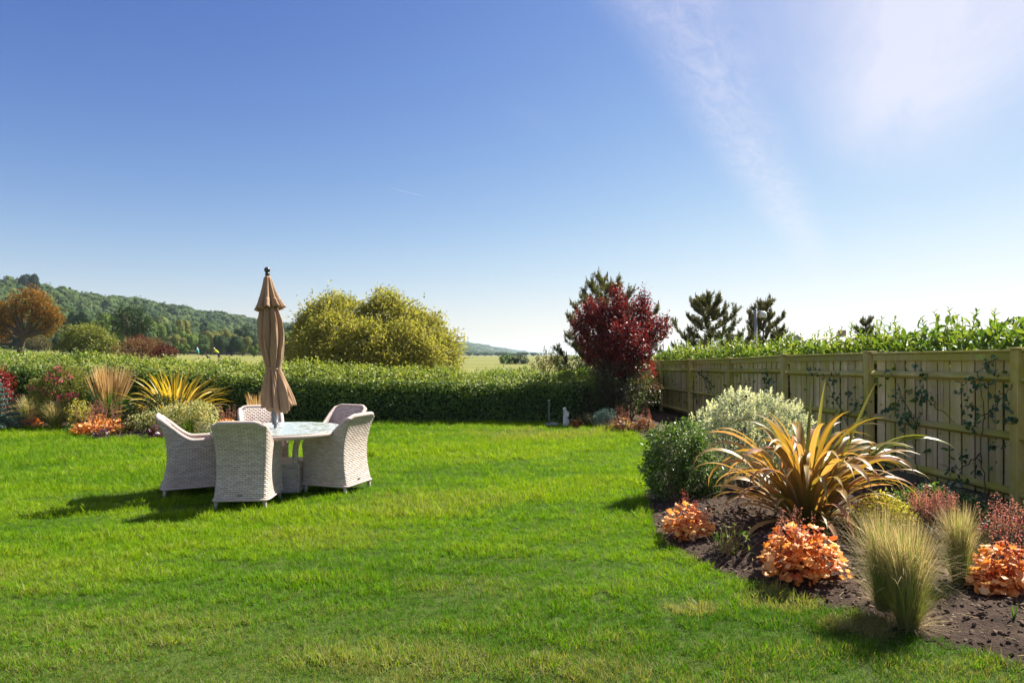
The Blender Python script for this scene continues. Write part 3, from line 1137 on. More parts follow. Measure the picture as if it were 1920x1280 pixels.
def sphere_vf(c, r, nu=8, nv=5):
    V = [(0, 0, -1)]
    for i in range(1, nv):
        p = -np.pi / 2 + np.pi * i / nv
        V += [(np.cos(p) * np.cos(2 * np.pi * j / nu), np.cos(p) * np.sin(2 * np.pi * j / nu), np.sin(p)) for j in range(nu)]
    V.append((0, 0, 1))
    F = [[0, 1 + (j + 1) % nu, 1 + j] for j in range(nu)]
    for i in range(nv - 2):
        for j in range(nu):
            a = 1 + i * nu
            F.append([a + j, a + (j + 1) % nu, a + nu + (j + 1) % nu, a + nu + j])
    t = len(V) - 1; a = 1 + (nv - 2) * nu
    F += [[a + j, a + (j + 1) % nu, t] for j in range(nu)]
    return np.array(V) * np.array(r) + np.array(c), F


def hillside_wood():
    rg = np.random.default_rng(21)
    protos = []
    for k in range(6):
        mb, bl = far_crown(rg, 85, .14, 6, 7, 5)
        V = np.concatenate(mb.v); A = np.concatenate(mb.a); lo = np.concatenate(mb.lo).reshape(-1, 3)
        protos.append((V, A, lo))
    fine = []
    for k in range(4):
        mb, bl = far_crown(rg, 200, .10, 8, 8, 5)
        fine.append((np.concatenate(mb.v), np.concatenate(mb.a), np.concatenate(mb.lo).reshape(-1, 3)))
    tiny = []
    for k in range(4):
        mb, bl = far_crown(rg, 22, .20, 6, 6, 4)
        tiny.append((np.concatenate(mb.v), np.concatenate(mb.a), np.concatenate(mb.lo).reshape(-1, 3)))
    out = MB()
    pts = []
    # stands over the slope, thinner with distance
    y = 185.0
    while y < 4200:
        step = 9.2 * max(1, (y / 450)) ** .9
        xr = np.interp(y, RY, RX); xf = np.interp(y, RY, FX)
        x = xf + rg.uniform(-6, 6)
        xe = xr - 22
        while x > xe:
            px = 960 + x / y * FPX
            if px > -110:
                pts.append((x + rg.uniform(-3, 3), y + rg.uniform(-.5, .5) * step, step))
            x -= step * rg.uniform(.8, 1.15)
        y += step * rg.uniform(.8, 1.1)
    for (x, y, st) in pts:
        g = float(terrain(x, y))
        r = st * rg.uniform(.55, .95)
        if rg.uniform() > .9:
            r *= 1.35
        hgt = min(r, 8.5) * rg.uniform(.85, 1.2)
        V, A, F = (fine if y < 330 else protos if y < 620 else tiny)[rg.integers(4)]
        a = rg.uniform(0, 6.28); c, s = np.cos(a), np.sin(a)
        W = V @ np.array([[c, -s, 0], [s, c, 0], [0, 0, 1]]).T * np.array([r, r, hgt]) + np.array([x, y, g + min(r, 6) * .35])
        tone = np.clip(rg.normal(.45, .25), 0, 1)
        out.add(W, F, np.clip(A * .45 + tone * .75 - .08, 0, 1))
    root = thing('hillside_wood', 'dense broadleaf wood covering the long green ridge', 'woodland', (0, 0, 0))
    root['kind'] = 'stuff'
    out.build('tree_canopy', M['wood_far'], root, smooth=False, kind='stuff')


hillside_wood()


def make_far_tree(seed, n, size):
    rg = np.random.default_rng(seed)
    mb, bl = far_crown(rg, n, size, 8)
    crown = mb.mesh('crown', M['tree_far'], smooth=False)
    tb = MB()
    tube(tb, [(0, 0, -.25), (.02, 0, .2), (.0, .03, .6), (.02, 0, .95)], [.085, .07, .05, .02], 7)
    for k in range(5):
        a = rg.uniform(0, 6.28)
        tube(tb, bezier((0, 0, rg.uniform(.1, .4)), (.2 * np.cos(a), .2 * np.sin(a), .5), (.5 * np.cos(a), .5 * np.sin(a), rg.uniform(.5, .9)), 5), [.035, .03, .022, .015, .008], 5)
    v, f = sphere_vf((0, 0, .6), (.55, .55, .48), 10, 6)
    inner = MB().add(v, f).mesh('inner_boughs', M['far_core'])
    return crown, tb.mesh('trunk', M['bark']), inner


FAR = [make_far_tree(100 + k, 620, .065) for k in range(5)]


def far_tree(x, ytop, Y, w, color, label, group='trees in front of the wooded hill', name='broadleaf_tree', squat=1.0, k=None):
    """tree whose crown top shows at (x, ytop), w pixels wide, at depth Y"""
    p = at(x, ytop, Y)
    g = th(p)
    r = w / 2 / FPX * Y
    H = max(p.z - g, r * .7)
    t = thing(name, label, 'tree', (p.x, p.y, g - .15), random.uniform(0, 6.28), group)
    c, tr, inn = FAR[k if k is not None else random.randrange(5)]
    co = obj('crown', c, t); to = obj('trunk', tr, t); io = obj('inner_boughs', inn, t)
    s = H / 1.42
    for o in (co, to, io):
        o.scale = (r / 1.0, r / 1.0, s)
        o.location = (0, 0, .0 + .25 * s)
    co.location.z = to.location.z = io.location.z = .22 * s
    co.color = (*color, 1)
    return t


GREENS = {'mid': (.065, .105, .03), 'dark': (.03, .055, .018), 'bright': (.11, .165, .03), 'yellow': (.15, .16, .04), 'blue': (.055, .09, .04), 'deep': (.02, .035, .016)}
LAB = {'mid': 'rounded mid green tree at the foot of the wooded hill', 'dark': 'dark green tree at the foot of the wooded hill',
       'bright': 'bright green tree at the foot of the wooded hill', 'yellow': 'yellowish green bushy tree at the foot of the wooded hill',
       'blue': 'grey green tree at the foot of the wooded hill'}
PLACE = ((108, ', behind the crooked orange tree'), (235, ', behind the spreading bright bush'), (300, ', beside the dark cypress'), (420, ', beyond the people on the field'), (482, ', around the orange roofed bungalow'), (2000, ', behind the parasol'))
LAB = {k: v.replace(' at the foot of the wooded hill', ' below the wooded hill') for k, v in LAB.items()}
for (x, y, Y, w, c) in [(120, 583, 172, 52, 'mid'), (152, 590, 160, 62, 'blue'), (195, 588, 150, 58, 'bright'), (222, 606, 140, 50, 'bright'), (85, 600, 165, 55, 'mid'),
                        (20, 618, 165, 55, 'dark'), (60, 625, 158, 45, 'dark'), (100, 630, 150, 40, 'dark'), (-20, 600, 165, 60, 'mid'), (180, 622, 138, 42, 'mid'),
                        (265, 612, 150, 45, 'blue'), (290, 603, 190, 40, 'bright'), (318, 613, 200, 42, 'mid'), (342, 606, 215, 40, 'yellow'), (278, 632, 140, 30, 'mid'), (305, 636, 150, 34, 'blue'),
                        (330, 626, 170, 40, 'yellow'), (352, 622, 180, 42, 'bright'), (376, 628, 185, 44, 'mid'), (396, 622, 200, 46, 'yellow'), (412, 632, 180, 34, 'dark'),
                        (425, 618, 210, 42, 'yellow'), (434, 630, 185, 48, 'dark'), (455, 632, 190, 36, 'yellow'), (458, 618, 230, 46, 'dark'), (480, 622, 215, 50, 'blue'), (476, 645, 150, 20, 'bright'),
                        (505, 618, 230, 52, 'mid'), (532, 622, 225, 46, 'bright'), (552, 612, 240, 40, 'dark'), (545, 640, 150, 26, 'dark'), (575, 620, 240, 44, 'mid'), (380, 645, 160, 24, 'mid'), (345, 645, 160, 26, 'bright')]:
    far_tree(x, y, Y, w, GREENS[c], LAB[c] + next(s for m, s in PLACE if x < m))
far_tree(55, 517, 395, 36, GREENS['deep'], 'tall dark tree standing above the ridge skyline', group=None, k=2)
for i, x in enumerate(range(880, 1010, 13)):
    far_tree(x + (i * 7) % 5, 660 + (i * 5) % 4, 700 + 70 * (i % 4), 14 + (i * 3) % 8, GREENS[['mid', 'dark', 'blue'][i % 3]], 'low tree in the far line across the flat field', 'far line of trees across the field')


# ---- houses
def house(loc, w, d, h, rh, rz, label, wall='wall_white', roof='roof_grey', group=None, wins=3, chimney=True):
    t = thing('house', label, 'house', loc, rz, group)
    mb = MB(); box(mb, (0, 0, h / 2 - .5), (w, d, h + 1)); mb.build('wall', M[wall], t, False)
    mb = MB()
    ov = .35
    a, b = w / 2 + ov, d / 2 + ov
    V = [(-a, -b, h - .1), (a, -b, h - .1), (a, b, h - .1), (-a, b, h - .1), (-a + .2, 0, h + rh), (a - .2, 0, h + rh), (-a, -b, h + .08), (a, -b, h + .08), (a, b, h + .08), (-a, b, h + .08)]
    F = [[0, 3, 2, 1], [0, 1, 7, 6], [2, 3, 9, 8], [1, 2, 8, 7], [3, 0, 6, 9], [6, 7, 5, 4], [8, 9, 4, 5], [7, 8, 5], [9, 6, 4]]
    mb.add(V, F)
    rf = mb.build('roof', M[roof], t, False)
    if chimney:
        mb = MB(); box(mb, (w * .3, 0, h + rh * .9), (.7, .7, 1.4)); mb.build('chimney', M['wall_brick'], rf, False)
    for i in range(wins):
        x = (i + .5) / wins * w - w / 2
        for z in ((h * .3, h * .74) if h > 4 else (h * .5,)):
            mb = MB(); box(mb, (x, -d / 2 - .02, z), (1.3, .08, 1.2)); wi = mb.build('window', M['window'], t, False)
            mb = MB(); box(mb, (x, -d / 2 - .06, z - .68), (1.5, .16, .1)); mb.build('sill', M['wall_white'], wi, False)
    return t


def house_at(x, y, Y, w, d, h, rh, rz, label, **kw):
    p = at(x, y, Y)
    while Y > 150 and p.z - h - rh > th(p) - .5 and Y < 1500:      # walk up the slope until the house stands on it
        Y += 4
        p = at(x, y, Y)
    return house((p.x, p.y, th(p) - .3), w, d, h, rh, rz, label, **kw)


house_at(8, 536, 230, 8, 8, 6, 3, .5, 'pale house among the trees high on the ridge above the orange tree')
house_at(33, 541, 230, 10, 8, 5, 3, .2, 'grey roofed house half hidden in the trees on the ridge')
house_at(53, 546, 230, 9, 8, 5, 2.5, .4, 'slate roofed house beside the half hidden one on the ridge')
house_at(83, 556, 230, 6, 7, 6, 2, .3, 'small white house below the other ridge houses')
house_at(429, 622, 215, 8, 7, 3, 3, .3, 'bungalow with orange tiled roof behind the yellowish trees', roof='roof_red')
house_at(341, 619, 230, 9, 7, 3, 2, .2, 'grey roofed bungalow at the foot of the wooded hill')
house_at(425, 600, 260, 5, 6, 5, 2.5, .3, 'small pale house in the wood halfway up the hill')
for i, (x, y) in enumerate([(905, 655), (912, 658), (921, 656), (927, 660), (934, 659), (940, 662), (916, 662), (930, 664), (947, 663)]):
    Y = 2300 + 60 * i
    px = at(x, y, Y)
    house((px.x, px.y, px.z - 6), 13, 10, 7, 4, .2 * i, 'tiny white house on the far hazy headland', group='houses on the far headland', wins=2, chimney=False)
house_at(1548, 629, 82, 7.0, 7.0, 2.6, 1.9, .06, 'bungalow with grey tiled roof beyond the fence hedge', wall='wall_brick')


# ---- hedges
def hedge(name, label, path, hfun, wid, leafL, leafW, dens, mat, rg, shoots=0, group=None, T=LEAF4, topbright=.35, z0=.05, sh_len=.3, slope=0.0, rough=1.0, fringe=0):
    """clipped hedge along a polyline, leaves over its sides and rounded top"""
    P = np.array(path, float)
    seg = np.linalg.norm(np.diff(P, axis=0), axis=1); cum = np.concatenate([[0], np.cumsum(seg)]); Ltot = cum[-1]
    root = thing(name, label, 'hedge', (0, 0, 0), 0, group)

    def pt(s):
        return np.stack([np.interp(s, cum, P[:, 0]), np.interp(s, cum, P[:, 1])], -1)
    hm = hfun(pt(np.array([Ltot / 2])))[0]
    per = 2 * hm + wid * 1.1
    n = int(Ltot * per * dens)
    s = rg.uniform(0, Ltot, n); c = pt(s); e = pt(np.minimum(s + .05, Ltot)) - pt(np.maximum(s - .05, 0)); e = unit(e)
    sd = np.stack([e[:, 1], -e[:, 0]], -1)
    H = hfun(c) + rough * (.05 * wnoise(s * 1.0, s * .3, 2.2, 3) + .03 * wnoise(s, s * 2, 9, 2))
    # superellipse cross-section, angle from one foot over the top to the other
    q = rg.uniform(0, 1, n)
    rr = np.minimum(.42, wid * .45)
    side_len = np.maximum(H - rr, .1); top_len = np.full(n, wid - 2 * rr + np.pi * rr)
    tot = 2 * side_len + top_len
    L = q * tot
    off = np.zeros(n); z = np.zeros(n); no = np.zeros((n, 2))
    a = L < side_len
    off[a] = -wid / 2; z[a] = L[a]; no[a] = (-1, 0)
    b = L > side_len + top_len
    off[b] = wid / 2; z[b] = tot[b] - L[b]; no[b] = (1, 0)
    t = ~(a | b)
    u = (L[t] - side_len[t]) / top_len[t]
    ph = np.pi * (1 - u)
    off[t] = np.sign(np.cos(ph)) * np.abs(np.cos(ph)) ** .6 * wid / 2
    z[t] = (H[t] - rr) + np.sin(ph) ** .8 * rr
    no[t] = np.stack([np.cos(ph), np.sin(ph)], -1)
    bulge = .05 * wnoise(s + 11, z * 1.2, 2.6, 3) + .03 * wnoise(s, z, 8, 2)
    dep = rg.uniform(-.16, .03, n) + bulge
    N3 = np.column_stack([sd * no[:, :1], no[:, 1]])
    C = np.column_stack([c + sd * off[:, None], np.maximum(z, z0)]) + N3 * dep[:, None]
    C[:, 2] += slope * off / wid * sm((z - H * .45) / (H * .4)) * np.where(True, 1.0, 0)
    C[:, 2] += np.where(t, rg.exponential(.035, n), 0)
    N = unit(N3 * np.where(t, .8, 1.5)[:, None] + np.array([0, 0, .4]) + rg.normal(size=(n, 3)) * .6)
    D = unit(N3 * .5 + rg.normal(size=(n, 3)) * .8 + np.array([0, 0, -.25]))
    D[t] = unit(rg.normal(size=(t.sum(), 3)) * .8 + N3[t] * .4 + np.array([0, 0, .3]))
    fresh_lit = np.zeros(n); fresh_lit[t] = topbright * np.sin(ph) ** .6  # paler new growth, strengthened to paint the sunlit top into the leaves
    av = np.clip(rg.uniform(0, .62, n) + .22 * wnoise(s, z * 2, 1.6, 4) + fresh_lit, 0, 1)
    Ls = leafL * rg.uniform(.6, 1.25, n)
    mb = MB()
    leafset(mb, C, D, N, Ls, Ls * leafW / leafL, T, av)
    if fringe:      # fresh sprays spilling over the near shoulder, pale like the painted sunlit top
        fs = rg.uniform(0, Ltot, fringe); fc = pt(fs)
        fe = unit(pt(np.minimum(fs + .05, Ltot)) - pt(np.maximum(fs - .05, 0))); fsd = np.stack([fe[:, 1], -fe[:, 0]], -1)
        lump = sm(.5 + .9 * wnoise(fs * 2.0, fs * .7, 3.0, 3))
        dz = rg.exponential(.10, fringe) * (.35 + 1.5 * lump)
        fH = hfun(fc) - .17 - dz
        fo = np.where(dz > 0, wid * .5 + .02 + rg.normal(0, .03, fringe), 0)
        FP = np.column_stack([fc + fsd * fo[:, None], np.maximum(fH, .2)])
        FN = unit(np.column_stack([fsd * .5, np.ones(fringe) * .8]) + rg.normal(size=(fringe, 3)) * .5)
        FD = unit(np.column_stack([fsd * .5, np.full(fringe, -.3)]) + rg.normal(size=(fringe, 3)) * .8)
        fl = leafL * rg.uniform(.6, 1.2, fringe)
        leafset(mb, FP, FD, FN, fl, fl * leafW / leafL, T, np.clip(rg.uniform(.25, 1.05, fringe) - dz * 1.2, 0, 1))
    if shoots:
        ss = rg.uniform(0, Ltot, shoots)
        for x in ss:
            cc = pt(np.array([x]))[0] + sd[0] * rg.uniform(-.42, .42) * wid
            hh = hfun(cc[None])[0]
            ln = sh_len * rg.uniform(.4, 1.2)
            lean = rg.normal(0, .18, 2)
            k = int(4 + ln / leafL * 3.0)
            tt = np.linspace(.1, 1, k)
            pp = np.column_stack([cc[0] + lean[0] * ln * tt, cc[1] + lean[1] * ln * tt, hh - .05 + ln * tt])
            az = np.arange(k) * 2.4 + rg.uniform(0, 6)
            DD = np.column_stack([np.cos(az), np.sin(az), rg.uniform(.1, .8, k) + tt * .8])
            NN = np.column_stack([-np.cos(az) * .4, -np.sin(az) * .4, np.ones(k)])
            lf = leafL * (1.05 - .5 * tt) * rg.uniform(.8, 1.2, k)
            leafset(mb, pp, DD, NN, lf, lf * leafW / leafL, T, np.clip(rg.uniform(.4, 1, k), 0, 1))
            tube(mb, pp[[0, -1]], [.005, .003], 4, .2)
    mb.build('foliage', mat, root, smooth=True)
    # the dense twiggy inside
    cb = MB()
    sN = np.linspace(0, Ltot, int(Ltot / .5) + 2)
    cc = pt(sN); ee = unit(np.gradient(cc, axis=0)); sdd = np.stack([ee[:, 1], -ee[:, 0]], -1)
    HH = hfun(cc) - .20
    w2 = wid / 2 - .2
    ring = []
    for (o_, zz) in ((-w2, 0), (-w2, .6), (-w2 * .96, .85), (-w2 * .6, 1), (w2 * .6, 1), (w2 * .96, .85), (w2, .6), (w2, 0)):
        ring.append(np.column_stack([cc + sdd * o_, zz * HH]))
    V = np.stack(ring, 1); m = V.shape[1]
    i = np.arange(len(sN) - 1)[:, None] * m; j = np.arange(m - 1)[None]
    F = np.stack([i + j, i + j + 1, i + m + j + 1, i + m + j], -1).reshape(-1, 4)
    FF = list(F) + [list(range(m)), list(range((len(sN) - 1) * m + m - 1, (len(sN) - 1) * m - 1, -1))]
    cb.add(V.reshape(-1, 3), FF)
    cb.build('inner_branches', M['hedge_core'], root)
    return root


HX = [-16, -11.5, -8.5, -5.5, -2, 1.0, 2.2, 4.2]
HZ = [1.60, 1.56, 1.45, 1.27, 1.18, 1.13, 1.17, 1.2]
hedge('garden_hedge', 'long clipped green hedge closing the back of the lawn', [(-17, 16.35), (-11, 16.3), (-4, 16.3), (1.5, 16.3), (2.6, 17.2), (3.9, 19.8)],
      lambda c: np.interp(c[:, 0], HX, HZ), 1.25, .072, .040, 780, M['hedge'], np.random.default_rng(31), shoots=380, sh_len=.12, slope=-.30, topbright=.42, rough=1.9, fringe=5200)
FYs = [2, 6.7, 8.4, 11, 13.3, 19, 21]
FZs = [2.0, 1.92, 1.88, 1.78, 1.72, 1.66, 1.66]
hedge('laurel_hedge', 'leafy glossy hedge growing over the wooden fence from behind', [(fence_x(y) + .62, y) for y in (2.2, 6, 11, 16, 20.5)],
      lambda c: np.interp(c[:, 1], FYs, FZs), .95, .125, .052, 360, M['laurel'], np.random.default_rng(32), shoots=170, T=LEAF6, sh_len=.34)


# ---- fence
def fence():
    rg = np.random.default_rng(41)
    root = thing('garden_fence', 'weathered wooden close board fence with green stained posts and rails', 'fence', (fence_x(6.68), 6.68, 0))
    o0 = Vector((fence_x(6.68), 6.68, 0))
    top = lambda k: float(np.interp(k, [-2, 0, 1, 2, 3, 4, 5, 6], [1.69, 1.68, 1.655, 1.62, 1.55, 1.50, 1.46, 1.45]))
    P = lambda k: Vector((fence_x(6.68 + 2.443 * k), 6.68 + 2.443 * k, 0)) - o0
    dirv = (P(1) - P(0)).normalized()
    rz = math.atan2(dirv.y, dirv.x)
    nb = 24
    pm = MB(); bev_box(pm, (0, 0, .5), (.10, .10, 1.0), .008); post = pm.mesh('post', M['rail'], False)
    cm = MB(); bev_box(cm, (0, 0, 0), (.135, .135, .022), .006); pcap = cm.mesh('post_cap', M['rail'], False)
    bms = []
    for v in range(4):
        mb = MB()
        w = .0415
        nz = 5
        V = []
        bow = rg.normal(0, .003, nz + 1)
        for i in range(nz + 1):
            z = i / nz
            V += [(-w, .000 + bow[i], z), (w, -.007 + bow[i], z), (w, .004 + bow[i], z), (-w, .006 + bow[i], z)]
        F = [[0, 3, 2, 1], [nz * 4, nz * 4 + 1, nz * 4 + 2, nz * 4 + 3]]
        for i in range(nz):
            for j in range(4):
                F.append([i * 4 + j, i * 4 + (j + 1) % 4, i * 4 + 4 + (j + 1) % 4, i * 4 + 4 + j])
        mb.add(V, F)
        bms.append(mb.mesh('board', M['board'], False))
    L = 2.443
    rm = MB()   # triangular arris rail, unit length along x
    V = []
    for x in np.linspace(-.5, .5, 7):
        s = 1 + .05 * math.sin(x * 9)
        V += [(x, -.045 * s, -.012), (x, -.045 * s, .012), (x, .02, .046), (x, .02, -.046)]
    F = [[0, 1, 2, 3], [24, 27, 26, 25]]
    for i in range(6):
        for j in range(4):
            F.append([i * 4 + j, i * 4 + 4 + j, i * 4 + 4 + (j + 1) % 4, i * 4 + (j + 1) % 4])
    rm.add(V, F); rail = rm.mesh('rail', M['rail'], False)
    tm = MB(); bev_box(tm, (0, 0, 0), (1, .045, .085), .006); toprail = tm.mesh('top_rail', M['rail'], False)
    km = MB(); bev_box(km, (0, 0, 0), (1, .075, .028), .006); caprail = km.mesh('capping', M['rail'], False)
    gm = MB(); bev_box(gm, (0, 0, 0), (1, .03, .15), .004); gravel = gm.mesh('gravel_board', M['gravel_board'], False)
    ks = list(range(-2, 7))
    for k in ks:
        p = P(k)
        o = obj('post', post, root); o.location = p + Vector((-.015, 0, -.05)); o.scale = (1, 1, top(k) + .065); o.rotation_euler = (rg.normal(0, .006), rg.normal(0, .006), rz)
        c = obj('post_cap', pcap, root); c.location = p + Vector((-.015, 0, top(k) + .026)); c.rotation_euler = (0, 0, rz)
        if k == ks[-1]:
            break
        q = P(k + 1); mid = (p + q) / 2
        z0, z1 = top(k), top(k + 1); zm = (z0 + z1) / 2; sl = math.atan2(z1 - z0, L)
        inner = L - .1

        def along(me, nm, z, thick_off, ln=inner, slope=sl):
            o = obj(nm, me, root)
            o.location = mid + Vector((thick_off, 0, z))
            o.scale = (ln, 1, 1)
            o.rotation_euler = (0, -slope, rz)
            return o
        # local -y of the bay faces the far side; boards behind, rails towards the lawn
        along(caprail, 'capping', zm + .004, 0.0, inner - .006)
        along(toprail, 'top_rail', zm - .055, .012, inner - .004)
        for fz in (.835, .47, .13):
            o = along(rail, 'rail', zm * fz + rg.normal(0, .006), .004)
            o.rotation_euler = (0, sl * fz, rz + math.pi)
        along(gravel, 'gravel_board', .045, .030, inner - .003, 0)
        for i in range(nb):
            t = (i + .5) / nb
            pos = p + dirv * (.05 + t * inner)
            o = obj('board', bms[rg.integers(4)], root)
            zb = .125 + rg.uniform(-.006, .006)
            o.location = pos + Vector((.043 + .011 * (i % 2), 0, zb))
            o.scale = (1, 1, z0 + (z1 - z0) * t - .02 - zb)
            o.rotation_euler = (0, rg.normal(0, .0035), rz + math.pi + .11)
    return root


fence()


def fp(x, y, off=.075):
    """point on the lawn face of the fence seen at column x, row y"""
    Y = (FENCE_A - FENCE_B * 6.68 - off) / ((x - 960) / FPX - FENCE_B)
    return at(x, y, Y)


# ------------------------------------------------------------------ garden furniture
def surf(mb, V, U, a=.5, flip=False):
    """grid of points V (r, c, 3) with uv U (r, c, 2)"""
    r, c = V.shape[:2]
    i = (np.arange(r - 1)[:, None] * c + np.arange(c - 1)[None]).ravel()
    F = np.stack([i, i + 1, i + c + 1, i + c], -1)
    if flip:
        F = F[:, ::-1]
    mb.add(V.reshape(-1, 3), F, a, U.reshape(-1, 2))


def chair_parts():
    cz = np.array([.07, .25, .45, .63, .80, .92])
    fw = np.polyfit(cz, [.292, .280, .274, .282, .296, .304], 3)
    fb = np.polyfit(cz, [-.325, -.285, -.262, -.275, -.325, -.385], 3)
    pu = []
    c = .16
    for q in np.linspace(0, 1 - c, 15):
        pu.append((1.0, q))
    for t in np.linspace(0, np.pi / 2, 7)[1:]:
        pu.append((1 - c + c * np.cos(t), 1 - c + c * np.sin(t)))
    for q in np.linspace(1 - c, -(1 - c), 15)[1:-1]:
        pu.append((q, 1.0))
    pu += [(-x, y) for (x, y) in pu[:21][::-1]]
    pu = np.array(pu)
    px, py = pu[:, 0], pu[:, 1]
    top = .635 + np.where(py > .50, .27 * np.clip((py - .50) / .50, 0, 1) ** 1.75, 0)
    bk = py > .999
    top = top - np.where(bk, 0, 0)
    top = np.where(py > .999, .915 - .03 * np.clip((np.abs(px) - .62) / .22, 0, 1) ** 2, np.minimum(top, .885))
    top = top - .075 * np.clip((.10 - py) / .10, 0, 1) ** 2.2

    def shell(inset, zb, zs):
        z = zb + (top[None] - zb) * zs[:, None]
        w = np.polyval(fw, z) - inset; yb = np.polyval(fb, z) + inset
        yf = .285
        X = px[None] * w; Yy = yf + py[None] * (yb - yf)
        return np.stack([X, Yy, z], -1)
    mb = MB()
    zs = np.linspace(0, 1, 22)
    O = shell(0, .105, zs)
    s0 = np.concatenate([[0], np.cumsum(np.linalg.norm(np.diff(O[8], axis=0), axis=1))])
    U = np.stack([np.broadcast_to(s0, O.shape[:2]), O[..., 2]], -1)
    surf(mb, O, U)
    I = shell(.05, .36, zs)
    surf(mb, I, np.stack([np.broadcast_to(s0, I.shape[:2]), I[..., 2]], -1), flip=True)
    for k in (0, -1):       # arm fronts
        A = O[:, k]; B = A.copy(); B[:, 0] -= np.sign(A[:, 0]) * .05
        V = np.stack([A, B], 1) if k == 0 else np.stack([B, A], 1)
        surf(mb, V, np.stack([V[..., 0], V[..., 2]], -1), flip=(k == 0))
    parts = {'shell': mb.mesh('shell', M['wicker'])}
    Tm = (O[-1] + I[-1]) / 2 + np.array([0, 0, .004])
    # rounded wicker edging along the top and down the arm fronts
    rb = MB()
    f0 = np.array([[Tm[0][0], .288, z] for z in np.linspace(.12, Tm[0][2] - .03, 8)])
    f1 = np.array([[Tm[-1][0], .288, z] for z in np.linspace(Tm[-1][2] - .03, .12, 8)])
    tube(rb, np.concatenate([f0, Tm, f1]), .0275, 10)
    parts['edging'] = rb.mesh('edging', M['braid'])
    bb = MB()
    bl = O[0].copy(); bl[:, 2] = .105
    tube(bb, bl, .0125, 8)
    parts['base_trim'] = bb.mesh('base_trim', M['braid'])
    sb = MB()
    xs = np.linspace(-.235, .235, 6); ys = np.linspace(-.22, .27, 6)
    X, Yy = np.meshgrid(xs, ys)
    Zs = .425 + .012 * np.cos(X / .235 * 1.5) * np.cos((Yy - .02) / .25 * 1.5)
    V = np.stack([X, Yy, Zs], -1); surf(sb, V, np.stack([X, Yy], -1))
    parts['seat'] = sb.mesh('seat', M['wicker'])
    ab = MB()
    X, Z = np.meshgrid(np.linspace(-.235, .235, 6), np.linspace(.105, .43, 8))
    V = np.stack([X, .272 + .0 * X, Z], -1); surf(ab, V, np.stack([X, Z], -1), flip=False)
    parts['apron'] = ab.mesh('apron', M['wicker'])
    ub = MB(); box(ub, (0, -.01, .12), (.5, .5, .012))
    parts['underside'] = ub.mesh('underside', M['leg'])
    lb = MB()
    lathe(lb, [(.0, -.0), (.016, -.0), (.019, .03), (.025, .13), (.0, .14)], 10)
    parts['leg'] = lb.mesh('leg', M['leg'])
    gb = MB(); bev_box(gb, (0, 0, 0), (.055, .008, .022), .004)
    parts['maker_plate'] = gb.mesh('maker_plate', M['metal_grey'])
    parts['_plate_y'] = float(np.polyval(fb, .155))
    return parts


CH = chair_parts()


def chair(x, y, face, label, first=[None]):
    """armchair whose seat looks along face (dx, dy)"""
    rz = math.atan2(face[1], face[0]) - math.pi / 2
    t = thing('wicker_armchair', label, 'chair', (x, y, .004), rz, 'wicker armchairs around the round table')
    for nm in ('shell', 'edging', 'base_trim', 'seat', 'apron', 'underside'):
        obj(nm, CH[nm], t)
    for sx, sy in ((1, 1), (-1, 1), (1, -1), (-1, -1)):
        o = obj('leg', CH['leg'], t)
        o.location = (sx * (.262 if sy > 0 else .258), .262 if sy > 0 else -.29, 0)
        o.rotation_euler = (-.12 * sy * -1, -.10 * sx * -1 * -1, 0)
    o = obj('maker_plate', CH['maker_plate'], t)
    o.location = (.0, CH['_plate_y'] - .004, .155)
    return t


TC = Vector((-2.80, 7.93, 0))
chair(-2.89, 7.21, (-.08, 1.0), 'wicker armchair with its whole woven back turned to the open lawn')
chair(-3.82, 7.83, (.89, .45), 'wicker armchair nearest the flower border, seen from its side')
chair(-2.12, 7.96, (-.94, .34), 'wicker armchair with sunlit back, tucked in on the fence side of the table')
chair(-3.33, 8.78, (.48, -.88), 'wicker armchair behind the parasol pole, its inner backrest showing')
chair(-2.40, 8.88, (-.42, -.91), 'wicker armchair on the hedge side of the table with reddish shaded backrest')


